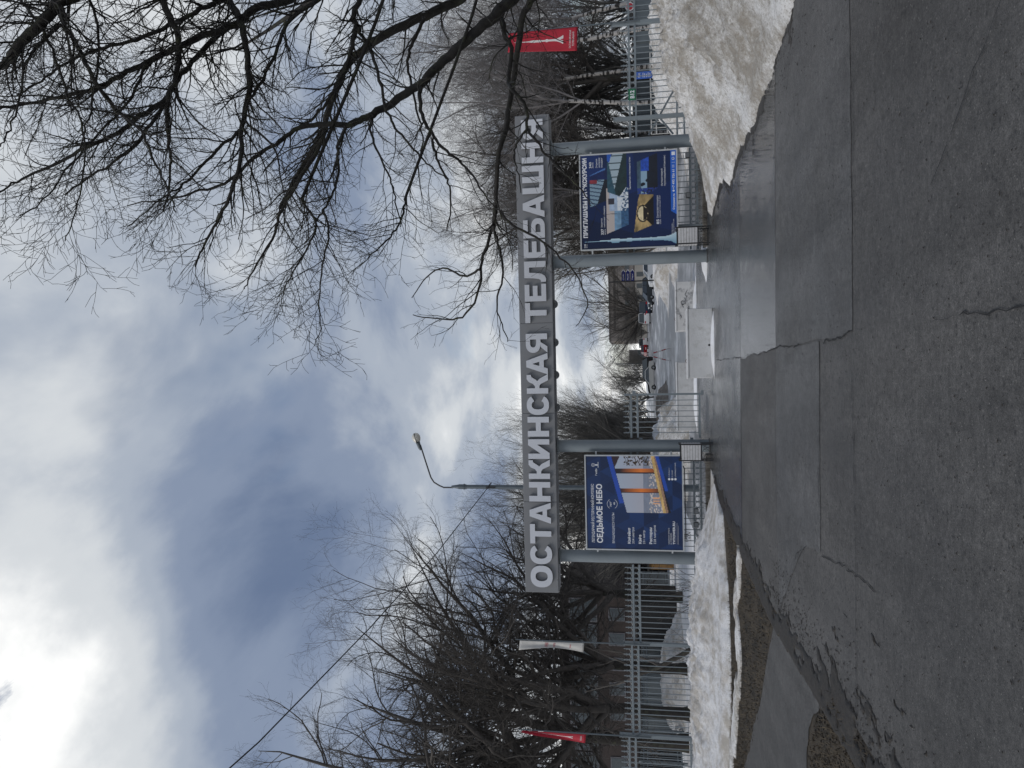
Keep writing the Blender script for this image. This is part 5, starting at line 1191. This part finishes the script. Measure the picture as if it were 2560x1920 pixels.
tree('bushy', 13.0, 150, 2.1, .5, 'round bushy bare tree in front of the grey-brown building', sxy=1.0, z=rise(150)); tree('upright_b', 15.6, 153, .95, 2.5, 'bushy bare tree close beside the round one by the grey-brown building', sxy=1.4, z=rise(153)); tree('upright_b', 12.0, 156, .9, 4.1, 'smaller bare tree close beside the round one by the grey-brown building', sxy=1.4, z=rise(156)); tree('upright_b', 10.4, 165, .75, 1.5, 'bare tree against the corner of the grey-brown building', sxy=1.2, z=rise(150))
BP = [(15.4, 34, 1.0, 'a'), (12.3, 34.5, 1.04, 'b'), (9.6, 40, .95, 'a'), (19.2, 39, 1.1, 'b'), (17.2, 42.5, 1.05, 'a'), (13.9, 44, 1.06, 'b'), (11.2, 46.5, 1.0, 'a'), (21.8, 42, 1.1, 'a'), (8.9, 50, .92, 'b'), (15.8, 50, 1.1, 'b'), (19.6, 49, 1.1, 'a'), (23.8, 50, 1.15, 'b')]
for i, (x, y, sc, v) in enumerate(BP):
    tree('birch_'+v, x, y, sc, i*1.9, 'white-trunked bare birch in the stand behind the right-hand fence', 'birches behind the right-hand fence', 'birch_tree', sxy=1.0)
for i, (x, y, sc) in enumerate(((10.3, 43, 1.0), (14.6, 47, 1.1), (18.4, 46, 1.12), (22.5, 46, 1.15), (8.0, 46, .9), (20.8, 54, 1.2))):
    tree('upright_'+'ab'[i % 2], x, y, sc, i*2.7, 'slender bare tree filling in between the birches', 'slender trees among the birches', sxy=1.15)
for i, (x, y, sc) in enumerate(((9.0, 43, .95), (12.6, 43, 1.05), (17.2, 44, 1.1))):
    tree('broad_'+'ba'[i % 2], x, y, sc, 1.0+i*1.7, ['dark forking bare tree standing behind the excursion billboard', 'dark forking bare tree behind the last letters of the beam', 'dark forking bare tree between the beam end and the red banner', 'dark forking bare tree behind the red banner'][i], sxy=.95)
# small leaning trunk and shrubs behind the left fence
g = Grow(91); P, R = g.line((0, 0, -.05), (-.5, .2, .8), 2.6, .09, .06, 6, .08, .02); g.trunk.add(P, R, 8)
for k in range(3):
    Q, RR = g.line(P[-1-k], (-.5+.5*k, .2, .8), 2.2, .045, .01, 8, .1, .03); g.crown.add(Q, RR, 5); g.spread(Q, RR, 0, UPR)
r = empty('leaning_tree', (-7.9, 24.0, 0), 0, 'small dark tree leaning left behind the railing by the white banner', 'tree'); link('trunk', g.trunk.mesh('leaning_trunk', BARK), r); link('crown', g.crown.mesh('leaning_crown', TWIG), r)
for i, (x, y) in enumerate(((-6.5, 23.5), (-7.2, 28), (-9.5, 27.5), (-5.9, 30), (-6.6, 33.5))):
    g = Grow(100+i)
    for k in range(9):
        a = g.r.rand()*6.28; Q, RR = g.line((g.r.normal(0, .1), g.r.normal(0, .1), -.05), (math.cos(a)*.45, math.sin(a)*.45, 1), g.r.uniform(.8, 1.7), .010, .004, 6, .1, .02); g.crown.add(Q, RR, 3); g.spread(Q, RR, 0, [(6, .35, .4, 35, .15, .05, .6, .2, 4, 3)])
    tag(link('bare_shrub', g.crown.mesh('bare_shrub', TWIG), None, (x, y, 0)), 'thin bare shrub growing out of the snow behind the left fence', 'shrub', 'bare shrubs behind the left fence')

# the tree whose limbs hang over the road from the right
LIMBS=[
(1,0.08,0.029,[(4.34,8.58,3.04),(4.12,8.46,3.21),(3.85,8.4,3.5),(3.58,8.37,3.83),(3.35,8.28,4.04),(3.14,8.29,4.43),(3.0,8.18,4.62),(2.9,8.09,4.8),(2.9,8.03,5.06),(2.87,7.97,5.33),(2.71,7.88,5.51)]),
(0,0.027,0.008,[(2.71,7.88,5.51),(2.51,7.8,5.78),(2.23,7.72,6.08),(2.14,7.64,6.38),(2.06,7.56,6.62),(2.01,7.53,7.13)]),
(1,0.072,0.028,[(4.71,9.18,3.77),(4.51,9.09,4.19),(4.3,9.06,4.74),(4.04,9.07,5.14),(3.75,8.99,5.26),(3.43,9.01,5.42),(3.17,9.12,5.57),(2.83,9.15,5.81),(2.6,9.13,5.96),(2.26,9.05,6.1)]),
(0,0.026,0.009,[(2.18,8.88,6.02),(1.93,8.94,6.12),(1.48,8.95,6.42),(1.25,9.01,6.59)]),
(1,0.039,0.017,[(4.38,8.31,4.73),(4.23,8.42,4.86),(4.17,8.43,4.81),(3.87,8.25,4.8),(3.64,8.2,4.83),(3.47,8.27,4.98),(3.24,8.33,5.17),(3.08,8.34,5.36),(2.92,8.32,5.62)]),
(0,0.026,0.008,[(4.05,8.2,4.72),(3.9,8.36,4.67),(3.45,8.09,4.44),(3.06,8.09,4.37),(2.85,8.14,4.27),(2.54,7.87,4.02),(2.46,8.04,3.95),(2.24,7.78,3.72),(2.15,7.8,3.61)]),
(1,0.037,0.007,[(4.53,8.93,3.17),(4.07,8.74,3.15),(3.94,8.89,3.09),(3.57,8.9,3.13),(3.36,8.66,3.04),(3.19,8.76,2.91),(2.94,8.78,2.89),(2.74,8.53,2.78),(2.6,8.68,2.67),(2.37,8.54,2.48),(2.16,8.55,2.27),(1.97,8.57,2.17)]),
(0,0.018,0.007,[(2.84,8.48,2.85),(2.73,8.48,2.95),(2.61,8.58,3.02),(2.39,8.51,2.98),(2.09,8.28,2.91)]),
(1,0.054,0.033,[(4.72,9.38,2.92),(4.52,9.49,3.05),(4.15,9.68,3.16),(3.77,9.72,3.23),(3.23,9.62,3.3),(2.86,9.59,3.4),(2.35,9.75,3.47),(2.01,9.92,3.54)]),
(0,0.031,0.008,[(2.35,9.88,3.48),(2.05,9.97,3.57),(1.62,9.92,3.7),(1.23,9.88,3.74),(0.9,9.98,3.99),(0.9,10.07,4.33),(0.96,10.15,4.72)]),
(0,0.023,0.008,[(2.07,9.86,3.53),(1.77,9.9,3.45),(1.43,9.76,3.39),(1.09,9.87,3.5),(0.85,10.08,3.5),(0.56,9.94,3.37)]),
(0,0.023,0.006,[(2.28,9.9,3.44),(2.05,9.73,3.27),(1.83,9.76,2.9),(1.58,9.61,2.63),(1.31,9.6,2.41),(0.98,9.64,2.3),(0.71,9.48,2.43)]),
(0,0.021,0.008,[(1.52,9.87,3.71),(1.45,10.03,3.97),(1.59,10.14,4.29),(1.48,10.24,4.55),(1.22,10.29,4.78)]),
(0,0.028,0.009,[(4.37,8.84,4.12),(4.08,8.7,4.19),(3.85,8.69,4.29),(3.6,8.77,4.28),(3.18,8.51,4.14),(2.84,8.43,4.05),(2.62,8.5,4.1)]),
(0,0.03,0.008,[(3.32,8.26,4.01),(3.02,8.14,3.98),(2.82,8.31,3.92),(2.53,8.06,3.68),(2.38,8.19,3.49),(2.04,7.99,3.27),(1.85,8.01,3.12)]),
(0,0.019,0.008,[(2.69,8.09,3.85),(2.48,8.12,3.81),(2.24,8.14,3.7),(1.92,7.86,3.59),(1.61,7.84,3.63)]),
(0,0.025,0.008,[(2.8,7.88,4.74),(2.59,7.88,4.84),(2.37,8.01,4.89),(2.16,7.91,4.89),(1.89,7.76,4.96),(1.72,7.63,5.01),(1.58,7.73,5.02)]),
(0,0.019,0.008,[(3.0,8.11,4.52),(2.84,8.16,4.56),(2.51,7.9,4.39),(2.24,7.94,4.28),(1.98,7.96,4.22),(1.66,7.69,4.08)]),
(1,0.016,0.006,[(1.99,7.92,4.1),(1.73,7.79,4.12),(1.51,7.64,4.23),(1.36,7.54,4.35),(1.24,7.5,4.48)]),
(1,0.018,0.006,[(2.03,7.82,5.24),(1.7,7.57,4.97),(1.38,7.48,5.06),(1.14,7.48,5.23),(0.95,7.56,5.38)]),
(0,0.016,0.005,[(1.87,7.65,4.91),(1.58,7.44,4.77),(1.26,7.49,4.87),(0.94,7.59,4.95),(0.65,7.46,4.88),(0.41,7.29,4.88)]),
(1,0.065,0.05,[(3.76,6.55,7.1),(3.55,6.43,7.11),(3.33,6.38,7.33),(3.15,6.38,7.5),(3.13,6.46,7.67)]),
(1,0.032,0.008,[(3.92,6.84,7.32),(3.65,6.76,7.23),(3.44,6.89,7.17),(2.93,6.59,6.73),(2.74,6.77,6.66),(2.42,6.47,6.2),(2.18,6.62,6.16),(1.86,6.44,5.91),(1.6,6.32,5.75)]),
(1,0.046,0.011,[(4.09,7.34,6.55),(3.77,7.33,6.38),(3.59,7.4,6.39),(3.2,7.21,6.31),(2.91,7.05,6.3),(2.47,7.12,6.34),(2.24,7.17,6.36),(1.78,7.0,6.32)]),
(0,0.034,0.01,[(3.01,7.21,6.4),(2.79,7.1,6.66),(2.57,6.98,6.89),(2.44,6.84,7.04),(2.24,6.79,7.44),(2.1,6.71,7.74),(1.94,6.52,7.75)]),
(1,0.049,0.011,[(4.39,8.02,6.18),(3.97,7.74,5.87),(3.63,7.71,5.79),(3.24,7.79,5.81),(2.83,7.62,5.81),(2.41,7.39,5.7),(2.09,7.36,5.78),(1.8,7.39,5.95),(1.51,7.38,6.13),(1.27,7.3,6.18)]),
(1,0.055,0.018,[(4.35,8.1,5.47),(4.23,7.96,5.79),(4.02,7.86,6.0),(3.86,7.73,6.31),(3.69,7.6,6.6),(3.51,7.48,6.83),(3.36,7.37,7.04),(3.2,7.26,7.25),(3.08,7.13,7.53),(3.0,7.03,7.96),(2.92,6.88,8.08)]),
(0,0.037,0.011,[(4.04,8.01,6.24),(3.71,7.88,6.5),(3.44,7.76,6.63),(3.15,7.55,6.63),(2.75,7.38,6.77),(2.46,7.19,6.87),(2.23,7.12,7.23),(2.02,6.98,7.42)]),
(1,0.029,0.016,[(4.31,8.07,5.13),(4.02,7.97,5.45),(3.72,7.96,5.57),(3.33,7.85,5.71),(3.09,7.67,5.75),(2.81,7.48,5.71)]),
(0,0.037,0.025,[(3.23,8.91,5.4),(2.95,8.9,5.5),(2.63,8.84,5.67),(2.27,8.8,5.89),(2.15,8.79,5.97)]),
(1,0.032,0.011,[(4.22,7.7,6.09),(4.05,7.59,6.32),(3.85,7.46,6.62),(3.67,7.32,6.9),(3.56,7.17,7.17),(3.37,7.02,7.43),(3.17,6.93,7.64),(3.02,6.84,7.85)]),
(1,0.018,0.007,[(3.88,6.82,6.97),(3.65,6.96,7.0),(3.21,6.78,6.87),(2.76,6.61,6.81),(2.41,6.58,6.9),(2.09,6.62,7.08)]),
(0,0.023,0.007,[(2.75,7.59,5.81),(2.47,7.5,6.1),(2.16,7.4,6.36),(2.0,7.27,6.52),(1.69,7.21,6.89)]),
(0,0.016,0.006,[(2.85,7.58,5.76),(2.44,7.42,5.32),(2.21,7.49,5.32),(1.76,7.21,5.08)]),
(0,0.021,0.008,[(3.62,6.73,7.22),(3.4,6.63,7.38),(3.21,6.57,7.48),(2.96,6.63,7.6),(2.6,6.67,7.77),(2.42,6.6,7.82)]),
(0,0.019,0.007,[(3.38,7.25,6.67),(2.92,7.07,6.77),(2.65,6.92,6.92),(2.28,6.83,7.22),(1.93,6.68,7.35),(1.71,6.57,7.58)]),
(1,0.02,0.006,[(3.84,6.61,7.58),(3.5,6.38,7.2),(3.25,6.45,7.1),(2.75,6.39,6.88),(2.44,6.25,6.63),(2.13,6.39,6.72),(1.66,6.34,6.79),(1.36,6.18,6.76)]),
]
g = Grow(200)
TX, TY = 6.3, 8.9
P = np.array([(TX, TY, -.15), (TX+.03, TY, 1.2), (TX-.02, TY-.05, 2.6), (TX-.1, TY-.1, 4.4), (TX-.15, TY-.2, 6.4), (TX-.1, TY-.2, 8.6), (TX+.1, TY-.1, 11.0), (TX+.1, TY, 13)])
R = np.array([.34, .27, .25, .23, .20, .16, .10, .03]); g.trunk.add(P, R, 14)
FINE = [(7.6, .68, .5, 44, .13, -.004, .5, .04, 7, 4), (8.5, .36, .45, 42, .17, 0.0, .6, .06, 5, 3), (8.0, .15, .45, 42, .2, 0.0, .7, .15, 3, 3)]
FINE_LOW = [(4.2, .5)+FINE[0][2:], (5.5,)+FINE[1][1:], (6.0,)+FINE[2][1:]]
CAP = (.0115, .0055, .0036)
def smooth_line(p, k=5):
    p = np.array(p); out = []
    for i in range(len(p)-1):
        p0 = p[max(i-1, 0)]; p1 = p[i]; p2 = p[i+1]; p3 = p[min(i+2, len(p)-1)]
        for j in range(k):
            t = j/k; out.append(.5*((2*p1)+(-p0+p2)*t+(2*p0-5*p1+4*p2-p3)*t*t+(-p0+3*p1-3*p2+p3)*t**3))
    out.append(p[-1]); return np.array(out)
for edge, ra, rb, pts in LIMBS:
    q = smooth_line(pts); q += g.r.normal(0, .007, q.shape); rad = np.linspace(ra*.82, rb*.75, len(q))
    if edge:                                                   # carry the limb back to the trunk
        s = q[0]; j = max(1.5, s[2]-1.1-.25*max(0, s[2]-5)); c = np.array([TX-.1, TY-.1, j]); mid = (s+c)/2+np.array([0, 0, -.12])
        ext = smooth_line([c, c*.6+mid*.4, mid, s*.8+mid*.2, s], 3)[:-1]; q = np.concatenate([ext, q]); rad = np.concatenate([np.linspace(ra*1.35, ra, len(ext)), rad])
    g.crown.add(q, rad, 8); low = q[:, 2].mean() < 4.3; g.spread(q, rad, 0, FINE_LOW if low else FINE, CAP)
for k in range(9):                                             # the far side of the crown, out of the picture
    a = -1.2+k*.33; Q, RR = g.line(P[3+k % 4], (math.cos(a), math.sin(a), .7), 4.5, .07, .015, 10, .08, .03); g.crown.add(Q, RR, 6); g.spread(Q, RR, 0, [(1.6, 1.2, .4, 42, .15, .02, .5, .15, 6, 4), (3, .5, .4, 40, .18, .0, .6, .2, 4, 3)])
r = empty('overhanging_tree', (0, 0, 0), 0, 'large dark bare tree whose limbs hang over the road in front of the lettering', 'tree')
r.location = (TX, TY, 0)
link('trunk', g.trunk.mesh('overhanging_trunk', BARKF), r, (-TX, -TY, 0)); link('crown', g.crown.mesh('overhanging_crown', BARKF), r, (-TX, -TY, 0))
print('near tree', g.n)
print('TRIS', sum(len(m.loops)-2*len(m.polygons) for m in bpy.data.meshes))
